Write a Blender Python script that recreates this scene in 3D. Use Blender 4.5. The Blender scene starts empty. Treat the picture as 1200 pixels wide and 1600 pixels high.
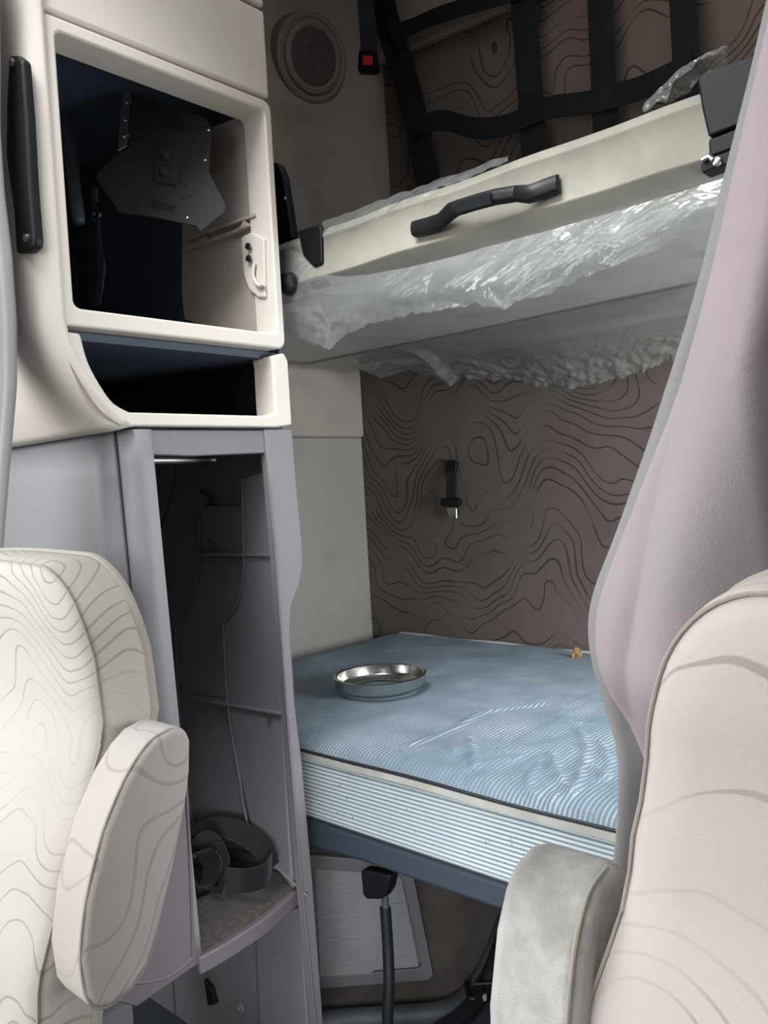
import bpy, bmesh, math, random
from mathutils import Vector, Matrix, noise
random.seed(4)
SC = bpy.context.scene
COL = SC.collection

# ------------------------------------------------------------------ camera model (two vanishing points of the cab)
F = 1281.0
LX = Vector((-1424, -37, -F)).normalized()
RY = Vector((1150, 110, -F)); RY = (RY - LX * RY.dot(LX)).normalized()
XA = -LX; YA = RY; ZA = XA.cross(YA)
MW = Matrix((XA, YA, ZA))            # camera -> world
CP = Vector((0, 0, 1.2))

def ray(u, v): return MW @ Vector((u - 600, -(v - 800), -F))

def P(u, v, x=None, y=None, z=None):
    d = ray(u, v)
    if x is not None: t = (x - CP.x) / d.x
    elif y is not None: t = (y - CP.y) / d.y
    else: t = (z - CP.z) / d.z
    return CP + d * t

def PN(u, v, p0, n):
    d = ray(u, v); p0 = Vector(p0); n = Vector(n)
    return CP + d * ((p0 - CP).dot(n) / d.dot(n))

def PP(pts, **k): return [P(u, v, **k) for u, v in pts]

cam_d = bpy.data.cameras.new('camera'); cam = bpy.data.objects.new('camera', cam_d); COL.objects.link(cam)
cam.matrix_world = Matrix.Translation(CP) @ MW.to_4x4()
cam_d.sensor_fit = 'VERTICAL'; cam_d.sensor_height = 36; cam_d.lens = 36 * F / 1600
cam_d.clip_start = 0.02
SC.camera = cam

# ------------------------------------------------------------------ materials
def lin(c):
    return tuple(((v / 255) / 12.92 if v / 255 <= .04045 else ((v / 255 + .055) / 1.055) ** 2.4) for v in c) + (1,)

class NT:
    def __init__(s, name):
        s.m = bpy.data.materials.new(name); s.m.use_nodes = True
        s.t = s.m.node_tree; s.b = s.t.nodes['Principled BSDF']; s.out = s.t.nodes['Material Output']
    def n(s, typ, **k):
        nd = s.t.nodes.new(typ)
        for a, b in k.items(): setattr(nd, a, b)
        return nd
    def l(s, a, b): s.t.links.new(a, b)
    def val(s, sock, v):
        if hasattr(v, 'is_output'): s.l(v, sock)
        else: sock.default_value = v
    def math(s, op, a, b=0.0, c=0.0, clamp=False):
        nd = s.n('ShaderNodeMath', operation=op, use_clamp=clamp)
        s.val(nd.inputs[0], a); s.val(nd.inputs[1], b); s.val(nd.inputs[2], c)
        return nd.outputs[0]
    def mix(s, fac, a, b):
        nd = s.n('ShaderNodeMix', data_type='RGBA')
        s.val(nd.inputs[0], fac); s.val(nd.inputs[6], a); s.val(nd.inputs[7], b)
        return nd.outputs[2]
    def vadd(s, a, v):
        nd = s.n('ShaderNodeVectorMath', operation='ADD'); s.l(a, nd.inputs[0]); s.val(nd.inputs[1], v); return nd.outputs[0]
    def vmul(s, a, v):
        nd = s.n('ShaderNodeVectorMath', operation='MULTIPLY'); s.l(a, nd.inputs[0]); s.val(nd.inputs[1], v); return nd.outputs[0]
    def obj(s): return s.n('ShaderNodeTexCoord').outputs['Object']
    def noise(s, vec, scale, detail=2, rough=.5, dist=0):
        nd = s.n('ShaderNodeTexNoise'); s.l(vec, nd.inputs['Vector'])
        nd.inputs['Scale'].default_value = scale; nd.inputs['Detail'].default_value = detail
        nd.inputs['Roughness'].default_value = rough; nd.inputs['Distortion'].default_value = dist
        return nd.outputs[0]
    def ramp(s, f, a, b):
        nd = s.n('ShaderNodeMapRange'); s.l(f, nd.inputs[0])
        nd.inputs[1].default_value = a; nd.inputs[2].default_value = b
        nd.interpolation_type = 'SMOOTHSTEP'
        return nd.outputs[0]
    def bump(s, h, strength=.2, dist=.002):
        nd = s.n('ShaderNodeBump'); nd.inputs['Strength'].default_value = strength; nd.inputs['Distance'].default_value = dist
        s.l(h, nd.inputs['Height']); s.l(nd.outputs[0], s.b.inputs['Normal'])

def plastic(name, rgb, rough=.5, metal=0.0, grain=.15, gscale=900, spec=.5, dirt=0.0, dirt_rgb=(90, 86, 78)):
    t = NT(name); b = t.b
    o = t.obj()
    col = lin(rgb)
    if dirt > 0:
        f = t.ramp(t.noise(o, 7, 5, .65), .48, .75)
        c = t.mix(t.math('MULTIPLY', f, dirt), col, lin(dirt_rgb)); t.l(c, b.inputs['Base Color'])
    else:
        b.inputs['Base Color'].default_value = col
    b.inputs['Roughness'].default_value = rough; b.inputs['Metallic'].default_value = metal
    b.inputs['Specular IOR Level'].default_value = spec
    if grain: t.bump(t.noise(o, gscale, 1), grain, .001)
    return t.m

def topo(name, base, line, stretch, levels, width, weave=1500, fuzz=0.0, off=(0, 0, 0), clus=.62, base2=None, ridge=0.0):
    """woven cloth printed with map-like contour lines"""
    t = NT(name); b = t.b
    o0 = t.vadd(t.obj(), off)
    def h(vec):
        v = t.vmul(vec, stretch)
        a = t.noise(v, 1.0, 1.5, .45, .1)
        sep = t.n('ShaderNodeSeparateXYZ'); t.l(vec, sep.inputs[0])
        return t.math('ADD', t.math('MULTIPLY', a, levels), t.math('MULTIPLY', sep.outputs[2], ridge))
    e = .004
    h0 = h(o0)
    hx = h(t.vadd(o0, (e, 0, 0))); hy = h(t.vadd(o0, (0, e, 0))); hz = h(t.vadd(o0, (0, 0, e)))
    g = t.math('ADD', t.math('ADD', t.math('POWER', t.math('SUBTRACT', hx, h0), 2), t.math('POWER', t.math('SUBTRACT', hz, h0), 2)),
               t.math('POWER', t.math('SUBTRACT', hy, h0), 2))
    g = t.math('ADD', t.math('DIVIDE', t.math('SQRT', g), e), .5)
    fr = t.math('FRACT', h0)
    dist = t.math('DIVIDE', t.math('ABSOLUTE', t.math('SUBTRACT', fr, .5)), g)      # metres to the line
    thick = t.math('MULTIPLY_ADD', t.noise(o0, 9, 1), width * 1.6, width * .1)
    ln = t.math('SUBTRACT', 1.0, t.ramp(t.math('DIVIDE', dist, thick), .55, 1.15))
    fl = t.n('ShaderNodeTexWhiteNoise', noise_dimensions='1D'); t.l(t.math('FLOOR', h0), fl.inputs['W'])
    keep = t.math('LESS_THAN', fl.outputs[0], clus)
    part = t.ramp(t.noise(o0, 6, 1), .36, .5)
    ln = t.math('MULTIPLY', t.math('MULTIPLY', ln, keep), t.math('MULTIPLY_ADD', part, .75, .25))
    wob = t.noise(o0, 5, 3)
    bc = t.mix(t.ramp(wob, .35, .7), lin(base), lin(base2 or base))
    c = t.mix(t.math('MULTIPLY', ln, .9), bc, lin(line))
    t.l(c, b.inputs['Base Color'])
    b.inputs['Roughness'].default_value = .92; b.inputs['Specular IOR Level'].default_value = .15
    b.inputs['Sheen Weight'].default_value = .15
    t.bump(t.noise(o0, weave, 2), .25 + fuzz, .001)
    return t.m

def fabric(name, rgb, rgb2=None, scale=6, weave=1400, strength=.3, sheen=.2):
    t = NT(name); b = t.b; o = t.obj()
    f = t.ramp(t.noise(o, scale, 4, .6), .35, .68)
    t.l(t.mix(f, lin(rgb), lin(rgb2 or rgb)), b.inputs['Base Color'])
    b.inputs['Roughness'].default_value = .9; b.inputs['Specular IOR Level'].default_value = .2
    b.inputs['Sheen Weight'].default_value = sheen
    t.bump(t.noise(o, weave, 2), strength, .001)
    return t.m

def ticking(name, axis, pitch, dark, light, duty, fade=.35, wav=0.0):
    t = NT(name); b = t.b; o = t.obj()
    sep = t.n('ShaderNodeSeparateXYZ'); t.l(o, sep.inputs[0])
    s = sep.outputs[axis]
    if wav: s = t.math('ADD', s, t.math('MULTIPLY', t.noise(o, 4, 2), wav))
    fr = t.math('FRACT', t.math('DIVIDE', s, pitch))
    d = t.math('ABSOLUTE', t.math('SUBTRACT', fr, .5))
    st = t.ramp(d, duty - .08, duty + .08)          # 1 = light stripe
    big = t.ramp(t.noise(o, 8, 3), .3, .75)
    st2 = t.math('MULTIPLY', st, t.math('MULTIPLY_ADD', big, fade, 1 - fade))
    base = t.mix(t.ramp(t.noise(o, 5, 4, .6), .35, .75), lin(dark), lin([v * .93 for v in dark]))
    c = t.mix(st2, base, lin(light))
    sp = t.ramp(t.noise(o, 120, 1), .73, .77)
    c = t.mix(t.math('MULTIPLY', sp, .6), c, lin((90, 90, 88)))
    t.l(c, b.inputs['Base Color'])
    b.inputs['Roughness'].default_value = .8; b.inputs['Specular IOR Level'].default_value = .25
    hh = t.math('ADD', st, t.math('MULTIPLY', t.noise(o, 1200, 2), .8))
    t.bump(hh, .35, .0015)
    return t.m

def film(name, haze=.25, gl=.5, rgb=(205, 208, 205), rough=.12):
    t = NT(name); t.t.nodes.remove(t.b)
    o = t.obj()
    tr = t.n('ShaderNodeBsdfTransparent'); tr.inputs[0].default_value = (.93, .94, .93, 1)
    gs = t.n('ShaderNodeBsdfGlossy'); gs.inputs['Roughness'].default_value = rough; gs.inputs[0].default_value = (1, 1, 1, 1)
    df = t.n('ShaderNodeBsdfDiffuse'); df.inputs[0].default_value = lin(rgb)
    bp = t.n('ShaderNodeBump'); bp.inputs['Strength'].default_value = 1.0; bp.inputs['Distance'].default_value = .006
    rt_ = t.n('ShaderNodeVectorRotate', rotation_type='Y_AXIS'); rt_.inputs['Angle'].default_value = .35; t.l(o, rt_.inputs['Vector']); ov = t.vmul(rt_.outputs[0], (.42, 1, 1.7))
    vo = t.n('ShaderNodeTexVoronoi'); vo.inputs['Scale'].default_value = 38
    wq = t.n('ShaderNodeMix', data_type='VECTOR'); wq.inputs[0].default_value = .06
    nn_ = t.n('ShaderNodeTexNoise'); nn_.inputs['Scale'].default_value = 14; nn_.inputs['Detail'].default_value = 3; t.l(ov, nn_.inputs['Vector'])
    t.l(ov, wq.inputs[4]); t.l(nn_.outputs[1], wq.inputs[5]); t.l(wq.outputs[1], vo.inputs['Vector'])
    patch = t.math('MULTIPLY_ADD', t.ramp(t.noise(ov, 9, 2), .42, .62), .9, .1)
    t.l(t.math('MULTIPLY', patch, t.math('ADD', vo.outputs['Distance'], t.math('MULTIPLY', t.noise(ov, 60, 4, .6, .8), .5))), bp.inputs['Height']); t.l(bp.outputs[0], gs.inputs['Normal'])
    m1 = t.n('ShaderNodeMixShader'); m1.inputs[0].default_value = haze; t.l(tr.outputs[0], m1.inputs[1]); t.l(df.outputs[0], m1.inputs[2])
    lw = t.n('ShaderNodeLayerWeight'); lw.inputs[0].default_value = .35; t.l(bp.outputs[0], lw.inputs['Normal'])
    fac = t.math('MULTIPLY_ADD', t.math('POWER', lw.outputs['Facing'], 2.0), gl, .045, True)
    m2 = t.n('ShaderNodeMixShader'); t.l(fac, m2.inputs[0]); t.l(m1.outputs[0], m2.inputs[1]); t.l(gs.outputs[0], m2.inputs[2])
    t.l(m2.outputs[0], t.out.inputs[0])
    return t.m

M = {}
M['beige'] = plastic('beige_plastic', (203, 194, 185), .5, grain=.12, dirt=.12, dirt_rgb=(150, 138, 126))
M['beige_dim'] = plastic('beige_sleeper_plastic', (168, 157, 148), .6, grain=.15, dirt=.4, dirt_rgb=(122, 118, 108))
M['panel_low'] = plastic('grey_green_panel_plastic', (158, 154, 147), .55, grain=.2, dirt=.35, dirt_rgb=(122, 123, 116))
M['mauve'] = plastic('mauve_grey_plastic', (104, 98, 103), .48, grain=.25, gscale=700)
M['mauve_dark'] = plastic('dark_mauve_plastic', (116, 112, 117), .5, grain=.2, gscale=700)
M['grey_front'] = plastic('grey_front_plastic', (124, 121, 125), .5, grain=.25, gscale=700)
M['navy'] = plastic('navy_lining_and_shade', (56, 65, 80), .6, grain=.1)
M['black'] = plastic('black_plastic', (20, 22, 25), .5, grain=.1, spec=.25)
M['black_satin'] = plastic('satin_black_plastic', (16, 17, 19), .42, grain=.05, spec=.25)
M['olive_metal'] = plastic('olive_painted_steel', (18, 21, 19), .75, metal=0, grain=.08)
M['hole'] = plastic('black_hole', (10, 10, 11), .9, grain=0)
M['steel'] = plastic('bright_steel', (196, 196, 192), .22, metal=1, grain=0)
M['zinc'] = plastic('zinc_steel', (165, 165, 160), .35, metal=1, grain=0)
M['red'] = plastic('red_button_plastic', (190, 40, 50), .4, grain=0)
M['rail'] = plastic('dark_slate_vinyl', (58, 66, 76), .5, grain=.3, gscale=500)
M['rubber'] = plastic('dark_rubber', (58, 63, 66), .6, grain=.5, gscale=180)
M['cable'] = plastic('black_cable_sheath', (24, 27, 30), .4, grain=.1)
M['vent'] = plastic('grey_vent_plastic', (104, 106, 110), .5, grain=.2, dirt=.7, dirt_rgb=(112, 104, 92))
M['vent_edge'] = plastic('worn_vent_edge', (150, 150, 148), .6, grain=.1)
M['under'] = plastic('grey_underside_vinyl', (158, 156, 150), .42, grain=.15, dirt=.4, dirt_rgb=(104, 102, 98))
M['bunk_fab'] = fabric('pale_bunk_carpet', (138, 134, 123), (126, 121, 112), 9, 900, .55)
M['carpet'] = fabric('dark_brown_carpet', (76, 70, 66), (64, 60, 58), 20, 500, .9)
M['mat'] = fabric('shelf_mat', (72, 64, 58), (46, 41, 37), 90, 420, .9)
M['web'] = fabric('black_webbing', (13, 15, 19), (10, 11, 14), 30, 900, .6, .3)
M['net'] = fabric('black_net_webbing', (26, 28, 33), (19, 21, 25), 10, 900, .5, .1)
M['curtain'] = fabric('mauve_curtain_cloth', (154, 145, 145), (166, 149, 156), 2.2, 700, .5)
M['curtain_grey'] = fabric('grey_curtain_cloth', (138, 134, 133), (130, 126, 126), 3, 700, .4)
M['stitch'] = fabric('curtain_stitching', (140, 126, 122), None, 10, 900, .3)
M['piping'] = fabric('taupe_piping', (158, 149, 139), None, 10, 900, .3)
M['seat'] = topo('seat_cloth', (180, 174, 166), (146, 139, 131), (4.6, 4.6, 3.6), 22, .0013, fuzz=.1, off=(.3, 1.7, .2), clus=.85, base2=(176, 168, 160), ridge=32)
M['seat2'] = topo('seat_cloth_mauve', (190, 181, 175), (158, 146, 141), (4.5, 4.5, 3.6), 21, .0013, fuzz=.1, off=(2.3, .7, 5.2), clus=.72, base2=(192, 180, 175), ridge=25)
M['arm_cloth'] = topo('armrest_cloth', (178, 170, 166), (158, 149, 145), (5, 5, 4), 16, .002, fuzz=.1, off=(1.3, .2, 3.2), clus=.6, base2=(172, 161, 152), ridge=20)
def grimy():
    t = NT('soiled_armrest_cloth'); o = t.obj(); sep = t.n('ShaderNodeSeparateXYZ'); t.l(o, sep.inputs[0])
    nn = t.noise(o, 16, 5, .65)
    g = t.ramp(t.math('ADD', sep.outputs[2], t.math('MULTIPLY', nn, .12)), .955, 1.05)
    b_ = t.mix(t.ramp(t.noise(o, 30, 4, .6), .4, .7), lin((182, 179, 174)), lin((160, 156, 150)))
    t.l(t.mix(t.math('MULTIPLY', g, .8), b_, lin((88, 82, 74))), t.b.inputs['Base Color'])
    t.b.inputs['Roughness'].default_value = .9; t.b.inputs['Sheen Weight'].default_value = .2
    t.bump(t.noise(o, 900, 2), .5, .001); return t.m
M['arm_dirty'] = grimy()
M['wallcloth'] = topo('brown_wall_cloth', (110, 98, 92), (58, 50, 47), (3.4, 1, 2.7), 20, .0026, fuzz=.05, off=(.1, 0, .35), clus=.82, base2=(104, 92, 86), ridge=25)
M['tick_top'] = ticking('mattress_top_ticking', 0, .0085, (116, 132, 144), (168, 180, 188), .30, .85, .012)
M['tick_side'] = ticking('mattress_border_ticking', 2, .0078, (128, 144, 156), (208, 215, 214), .22, .2)
M['white_tape'] = fabric('white_edge_tape', (190, 191, 182), (172, 172, 162), 12, 900, .3)
M['black_cord'] = plastic('dark_edge_cord', (34, 38, 42), .6, grain=.1)
M['film'] = film('clear_crinkled_film', .13, .6, rough=.09)
M['film_dull'] = film('dull_dusty_film', .5, .4, (140, 138, 133), .16)
M['foam'] = fabric('yellow_brown_foam', (158, 130, 90), (112, 84, 52), 60, 300, 1)
M['speaker'] = plastic('speaker_grey', (140, 131, 125), .6, grain=.1)
def mesh_grille():
    t = NT('speaker_mesh'); o = t.obj()
    v = t.n('ShaderNodeTexVoronoi'); v.inputs['Scale'].default_value = 260; t.l(o, v.inputs['Vector'])
    t.l(t.mix(t.ramp(v.outputs['Distance'], .25, .5), lin((50, 47, 47)), lin((96, 90, 88))), t.b.inputs['Base Color'])
    t.b.inputs['Roughness'].default_value = .7
    return t.m
M['grille'] = mesh_grille()

# ------------------------------------------------------------------ mesh helpers
def box(bm, lo, hi):
    vs = [bm.verts.new((x, y, z)) for x in (lo[0], hi[0]) for y in (lo[1], hi[1]) for z in (lo[2], hi[2])]
    for f in ((0, 1, 3, 2), (4, 6, 7, 5), (0, 4, 5, 1), (2, 3, 7, 6), (0, 2, 6, 4), (1, 5, 7, 3)):
        bm.faces.new([vs[i] for i in f])

def prism(bm, pts, off):
    off = Vector(off); n = len(pts)
    a = [bm.verts.new(p) for p in pts]; b = [bm.verts.new(Vector(p) + off) for p in pts]
    bm.faces.new(a); bm.faces.new(b[::-1])
    for i in range(n):
        j = (i + 1) % n; bm.faces.new((a[i], b[i], b[j], a[j]))

def frame(bm, outer, inner, off):
    off = Vector(off); n = len(outer)
    L = [[bm.verts.new(p) for p in outer], [bm.verts.new(p) for p in inner],
         [bm.verts.new(Vector(p) + off) for p in inner], [bm.verts.new(Vector(p) + off) for p in outer]]
    for k in range(4):
        A, B = L[k], L[(k + 1) % 4]
        for i in range(n):
            j = (i + 1) % n; bm.faces.new((A[i], A[j], B[j], B[i]))

def rrect(a, b, r, n=5):
    """rounded rectangle loop in 2D from a to b"""
    pts = []
    for cx, cy, s in ((b[0] - r, b[1] - r, 0), (a[0] + r, b[1] - r, 1), (a[0] + r, a[1] + r, 2), (b[0] - r, a[1] + r, 3)):
        for k in range(n + 1):
            an = (s + k / n) * math.pi / 2
            pts.append((cx + r * math.cos(an), cy + r * math.sin(an)))
    return pts

def tube(bm, path, r, seg=10, caps=True, rf=None):
    path = [Vector(p) for p in path]; rings = []
    n = len(path); ref = Vector((0.13, .31, 1)).normalized()
    for i, p in enumerate(path):
        t = (path[min(i + 1, n - 1)] - path[max(i - 1, 0)]).normalized()
        u = t.cross(ref)
        if u.length < 1e-3: u = t.cross(Vector((1, 0, 0)))
        u.normalize(); w = t.cross(u)
        rr = rf(i / max(1, n - 1)) if rf else r
        rings.append([bm.verts.new(p + (u * math.cos(a) + w * math.sin(a)) * rr) for a in [2 * math.pi * k / seg for k in range(seg)]])
    for A, B in zip(rings, rings[1:]):
        for k in range(seg):
            bm.faces.new((A[k], A[(k + 1) % seg], B[(k + 1) % seg], B[k]))
    if caps: bm.faces.new(rings[0][::-1]); bm.faces.new(rings[-1])

def spline(pts, n=8):
    pts = [Vector(p) for p in pts]; out = []
    for i in range(len(pts) - 1):
        p0 = pts[max(i - 1, 0)]; p1 = pts[i]; p2 = pts[i + 1]; p3 = pts[min(i + 2, len(pts) - 1)]
        for k in range(n):
            t = k / n
            out.append(.5 * ((2 * p1) + (p2 - p0) * t + (2 * p0 - 5 * p1 + 4 * p2 - p3) * t * t + (3 * p1 - p0 - 3 * p2 + p3) * t ** 3))
    out.append(pts[-1]); return out

def ribbon(bm, path, wv, thick):
    """flat band along path; wv = width vector(s)"""
    path = [Vector(p) for p in path]; n = len(path); rings = []
    for i, p in enumerate(path):
        t = (path[min(i + 1, n - 1)] - path[max(i - 1, 0)]).normalized()
        w = Vector(wv(i / (n - 1))) if callable(wv) else Vector(wv)
        nn = t.cross(w).normalized() * thick * .5
        rings.append([bm.verts.new(p + s) for s in (w / 2 + nn, -w / 2 + nn, -w / 2 - nn, w / 2 - nn)])
    for A, B in zip(rings, rings[1:]):
        for k in range(4): bm.faces.new((A[k], A[(k + 1) % 4], B[(k + 1) % 4], B[k]))
    bm.faces.new(rings[0][::-1]); bm.faces.new(rings[-1])

def grid(bm, fn, nu, nv):
    V = [[bm.verts.new(fn(i / nu, j / nv)) for j in range(nv + 1)] for i in range(nu + 1)]
    for i in range(nu):
        for j in range(nv):
            bm.faces.new((V[i][j], V[i + 1][j], V[i + 1][j + 1], V[i][j + 1]))

def lathe(bm, c, ax, prof, seg=48, closed=False):
    c = Vector(c); ax = Vector(ax).normalized()
    u = ax.cross(Vector((0, 0, 1)))
    if u.length < 1e-3: u = Vector((1, 0, 0))
    u.normalize(); w = ax.cross(u)
    rings = []
    for r, h in prof:
        rings.append([bm.verts.new(c + ax * h + (u * math.cos(a) + w * math.sin(a)) * r) for a in [2 * math.pi * k / seg for k in range(seg)]])
    pairs = list(zip(rings, rings[1:])) + ([(rings[-1], rings[0])] if closed else [])
    for A, B in pairs:
        for k in range(seg): bm.faces.new((A[k], A[(k + 1) % seg], B[(k + 1) % seg], B[k]))
    if not closed:
        if prof[0][0] > 0: bm.faces.new(rings[0][::-1])
        if prof[-1][0] > 0: bm.faces.new(rings[-1])

def obj(name, bm, mat, parent=None, bevel=0.0, seg=3, sharp=.6, solid=0.0, recalc=True, sub=0, smooth=True, solid_off=-1):
    if recalc: bmesh.ops.recalc_face_normals(bm, faces=bm.faces)
    if parent is not None:
        base = parent.matrix_world_base
        bmesh.ops.translate(bm, verts=bm.verts, vec=-base)
    for f in bm.faces: f.smooth = smooth
    if not bevel:
        for e in bm.edges:
            if len(e.link_faces) == 2 and e.calc_face_angle(0) > sharp: e.smooth = False
    me = bpy.data.meshes.new(name); bm.to_mesh(me); bm.free()
    me.materials.append(M[mat] if isinstance(mat, str) else mat)
    o = bpy.data.objects.new(name, me); COL.objects.link(o)
    if parent is not None: o.parent = parent.o
    if solid:
        md = o.modifiers.new('solid', 'SOLIDIFY'); md.thickness = solid; md.offset = solid_off
    if bevel:
        md = o.modifiers.new('bevel', 'BEVEL'); md.width = bevel; md.segments = seg; md.limit_method = 'ANGLE'
        md.angle_limit = .5; md.harden_normals = True
    if sub:
        md = o.modifiers.new('sub', 'SUBSURF'); md.levels = sub; md.render_levels = sub
    class H: pass
    h = H(); h.o = o; h.matrix_world_base = parent.matrix_world_base if parent is not None else Vector((0, 0, 0))
    return h

def thing(name, label, cat, loc, group=None):
    o = bpy.data.objects.new(name, None); COL.objects.link(o); o.location = loc; o.empty_display_size = .05
    o['label'] = label; o['category'] = cat
    if group: o['group'] = group
    class H: pass
    h = H(); h.o = o; h.matrix_world_base = Vector(loc); return h

def single(name, bm, mat, label, cat, loc, group=None, kind=None, **k):
    class H: pass
    h = H(); h.matrix_world_base = Vector(loc); h.o = None
    bmesh.ops.translate(bm, verts=bm.verts, vec=-Vector(loc))
    r = obj(name, bm, mat, None, **k); r.o.location = loc
    r.o['label'] = label; r.o['category'] = cat
    if group: r.o['group'] = group
    if kind: r.o['kind'] = kind
    r.matrix_world_base = Vector(loc)
    return r

def struct(name, bm, mat, **k):
    r = obj(name, bm, mat, None, **k); r.o['kind'] = 'structure'; return r

def NB(): return bmesh.new()
def lbl(h, s): h.o['label'] = s
def nz(p, s, off=0.0): return noise.noise(Vector(p) * s + Vector((off, off * .7, off * 1.3)))
def ridged(p, s, off=0.0): return 1 - abs(nz(p, s, off)) * 2

# ------------------------------------------------------------------ the cab shell
WL, WR, WB = -1.93, .50, 2.04
bm = NB(); box(bm, (-2.0, -1.0, -.06), (.62, 2.12, 0)); struct('floor', bm, 'rubber')
bm = NB(); prism(bm, [(WL, .45, 0), (WL, WB + .06, 0), (WL, WB + .06, 2.85), (WL, .45, 2.85), (WL, .30, 2.2), (WL, .30, 1.0), (WL, -1.0, 1.0), (WL, -1.0, 0)], (-.06, 0, 0)); struct('wall_left', bm, 'beige_dim')
bm = NB(); frame(bm, [(WR, -1.0, 0), (WR, WB + .06, 0), (WR, WB + .06, 2.85), (WR, -1.0, 2.15)], [(WR, 1.2, .80), (WR, 1.85, .80), (WR, 1.85, 1.42), (WR, 1.2, 1.42)], (.06, 0, 0)); struct('wall_right', bm, 'mauve')  # unseen; window invented to admit light, front end closed to cut side light
bm = NB(); box(bm, (WL, WB, 0), (WR, WB + .06, 2.85)); struct('wall_back', bm, 'wallcloth')
bm = NB(); prism(bm, [(WL - .06, WB + .06, 2.8), (WL - .06, .62, 2.8), (WL - .06, .62, 2.86), (WL - .06, WB + .06, 2.86)], (2.55, 0, 0)); struct('ceiling', bm, 'beige_dim')  # left open over the cab front to let more sky light in

# upper left side panel (leans in towards the back), with the shallow dished recess under the speaker
n_side = Vector((1, -.165, 0)).normalized(); p_side = Vector((-1.73, WB, 2.2))
def side_pt(u, v): return PN(u, v, p_side, n_side)
dent = side_pt(486, 200)
def up_side(s, t):
    y = 1.03 + s * (WB - 1.031); z = 1.60 + t * 1.19
    x = p_side.x + (y - p_side.y) * .165 - .03 * max(0, (2.0 - z)) * s
    p = Vector((x, y, z))
    d = ((p.y - dent.y) / .095) ** 2 + ((p.z - dent.z) / .038) ** 2
    return p - n_side * .022 * math.exp(-d)
bm = NB(); grid(bm, up_side, 70, 80); struct('trim_1', bm, 'beige_dim')
# lower left panels beside the lower bunk
bm = NB(); box(bm, (WL, 1.04, 1.36), (WL + .028, WB - .001, 1.60)); struct('trim_2', bm, 'beige_dim', bevel=.012)
bm = NB(); box(bm, (WL, 1.04, .50), (WL + .012, WB - .001, 1.36)); struct('trim_3', bm, 'panel_low', bevel=.004)
# pale panel above the cloth on the back wall
a0 = P(590, 102, y=WB - .02); a1 = P(800, 12, y=WB - .02); sl = (a1.z - a0.z) / (a1.x - a0.x)
bm = NB(); prism(bm, [(WL + .2, WB - .03, a0.z + sl * (WL + .2 - a0.x)), (WR, WB - .03, a0.z + sl * (WR - a0.x)), (WR, WB - .03, 2.8), (WL + .2, WB - .03, 2.8)], (0, .03, 0))
struct('trim_4', bm, 'beige_dim', bevel=.008)

# ------------------------------------------------------------------ overhead storage cabinet
XC = -1.131
uc = thing('storage_cabinet', 'beige plastic cabinet with two open compartments, above the dark mauve tower', 'cabinet', (-1.3, .8, 1.311))
# front fairing with rounded corner
def yf_up(z):
    if z > 1.47: return .562
    t = (1.47 - z) / .159
    return .562 + .098 * t ** 1.9
path = []
for k in range(9):
    a = k / 8 * math.pi / 2; path.append((XC - .034 + .028 * math.cos(a), .028 - .028 * math.sin(a)))
for k in range(1, 12): path.append((XC - .034 - .0685 * k, 0))
zs = [1.311 + .159 * (k / 14) for k in range(15)] + [1.5 + .05 * k for k in range(26)]
def fair(s, t):
    i = round(s * (len(path) - 1)); j = round(t * (len(zs) - 1))
    return Vector((path[i][0], yf_up(zs[j]) + path[i][1], zs[j]))
bm = NB(); grid(bm, fair, len(path) - 1, len(zs) - 1); obj('front_fairing', bm, 'beige', uc, solid=.012)
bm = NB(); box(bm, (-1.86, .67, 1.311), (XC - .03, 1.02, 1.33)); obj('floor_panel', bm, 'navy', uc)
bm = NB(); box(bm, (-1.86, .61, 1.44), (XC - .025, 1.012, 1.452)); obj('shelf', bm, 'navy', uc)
# aisle-side header above the openings
bm = NB(); prism(bm, [(XC - .012, .581, 1.906), (XC - .012, .575, 1.935), (XC - .012, .575, 2.062), (XC - .012, 1.012, 2.062), (XC - .012, 1.012, 1.906)], (-.02, 0, 0))
bmesh.ops.translate(bm, verts=bm.verts, vec=(.012, 0, 0)); obj('header_panel', bm, 'beige', uc, bevel=.006)
bm = NB(); box(bm, (XC - .02, .575, 2.068), (XC, 1.012, 2.75)); obj('header_panel', bm, 'beige', uc, bevel=.006)
# upper bezel
def YZ(x, loop): return [Vector((x, y, z)) for y, z in loop]
def lerp2(a, b, t): return (a[0] + (b[0] - a[0]) * t, a[1] + (b[1] - a[1]) * t)
o_loop = rrect((.577, 1.455), (1.012, 1.900), .016); i_loop = rrect((.606, 1.482), (.996, 1.880), .012)
i_loop = [(y, z - (.0 if z < 1.6 else .0)) for y, z in i_loop]
bm = NB(); frame(bm, YZ(XC + .002, o_loop), YZ(XC + .002, i_loop), (-.062, 0, 0)); bez = obj('door_frame', bm, 'beige', uc, bevel=.005)
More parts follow.
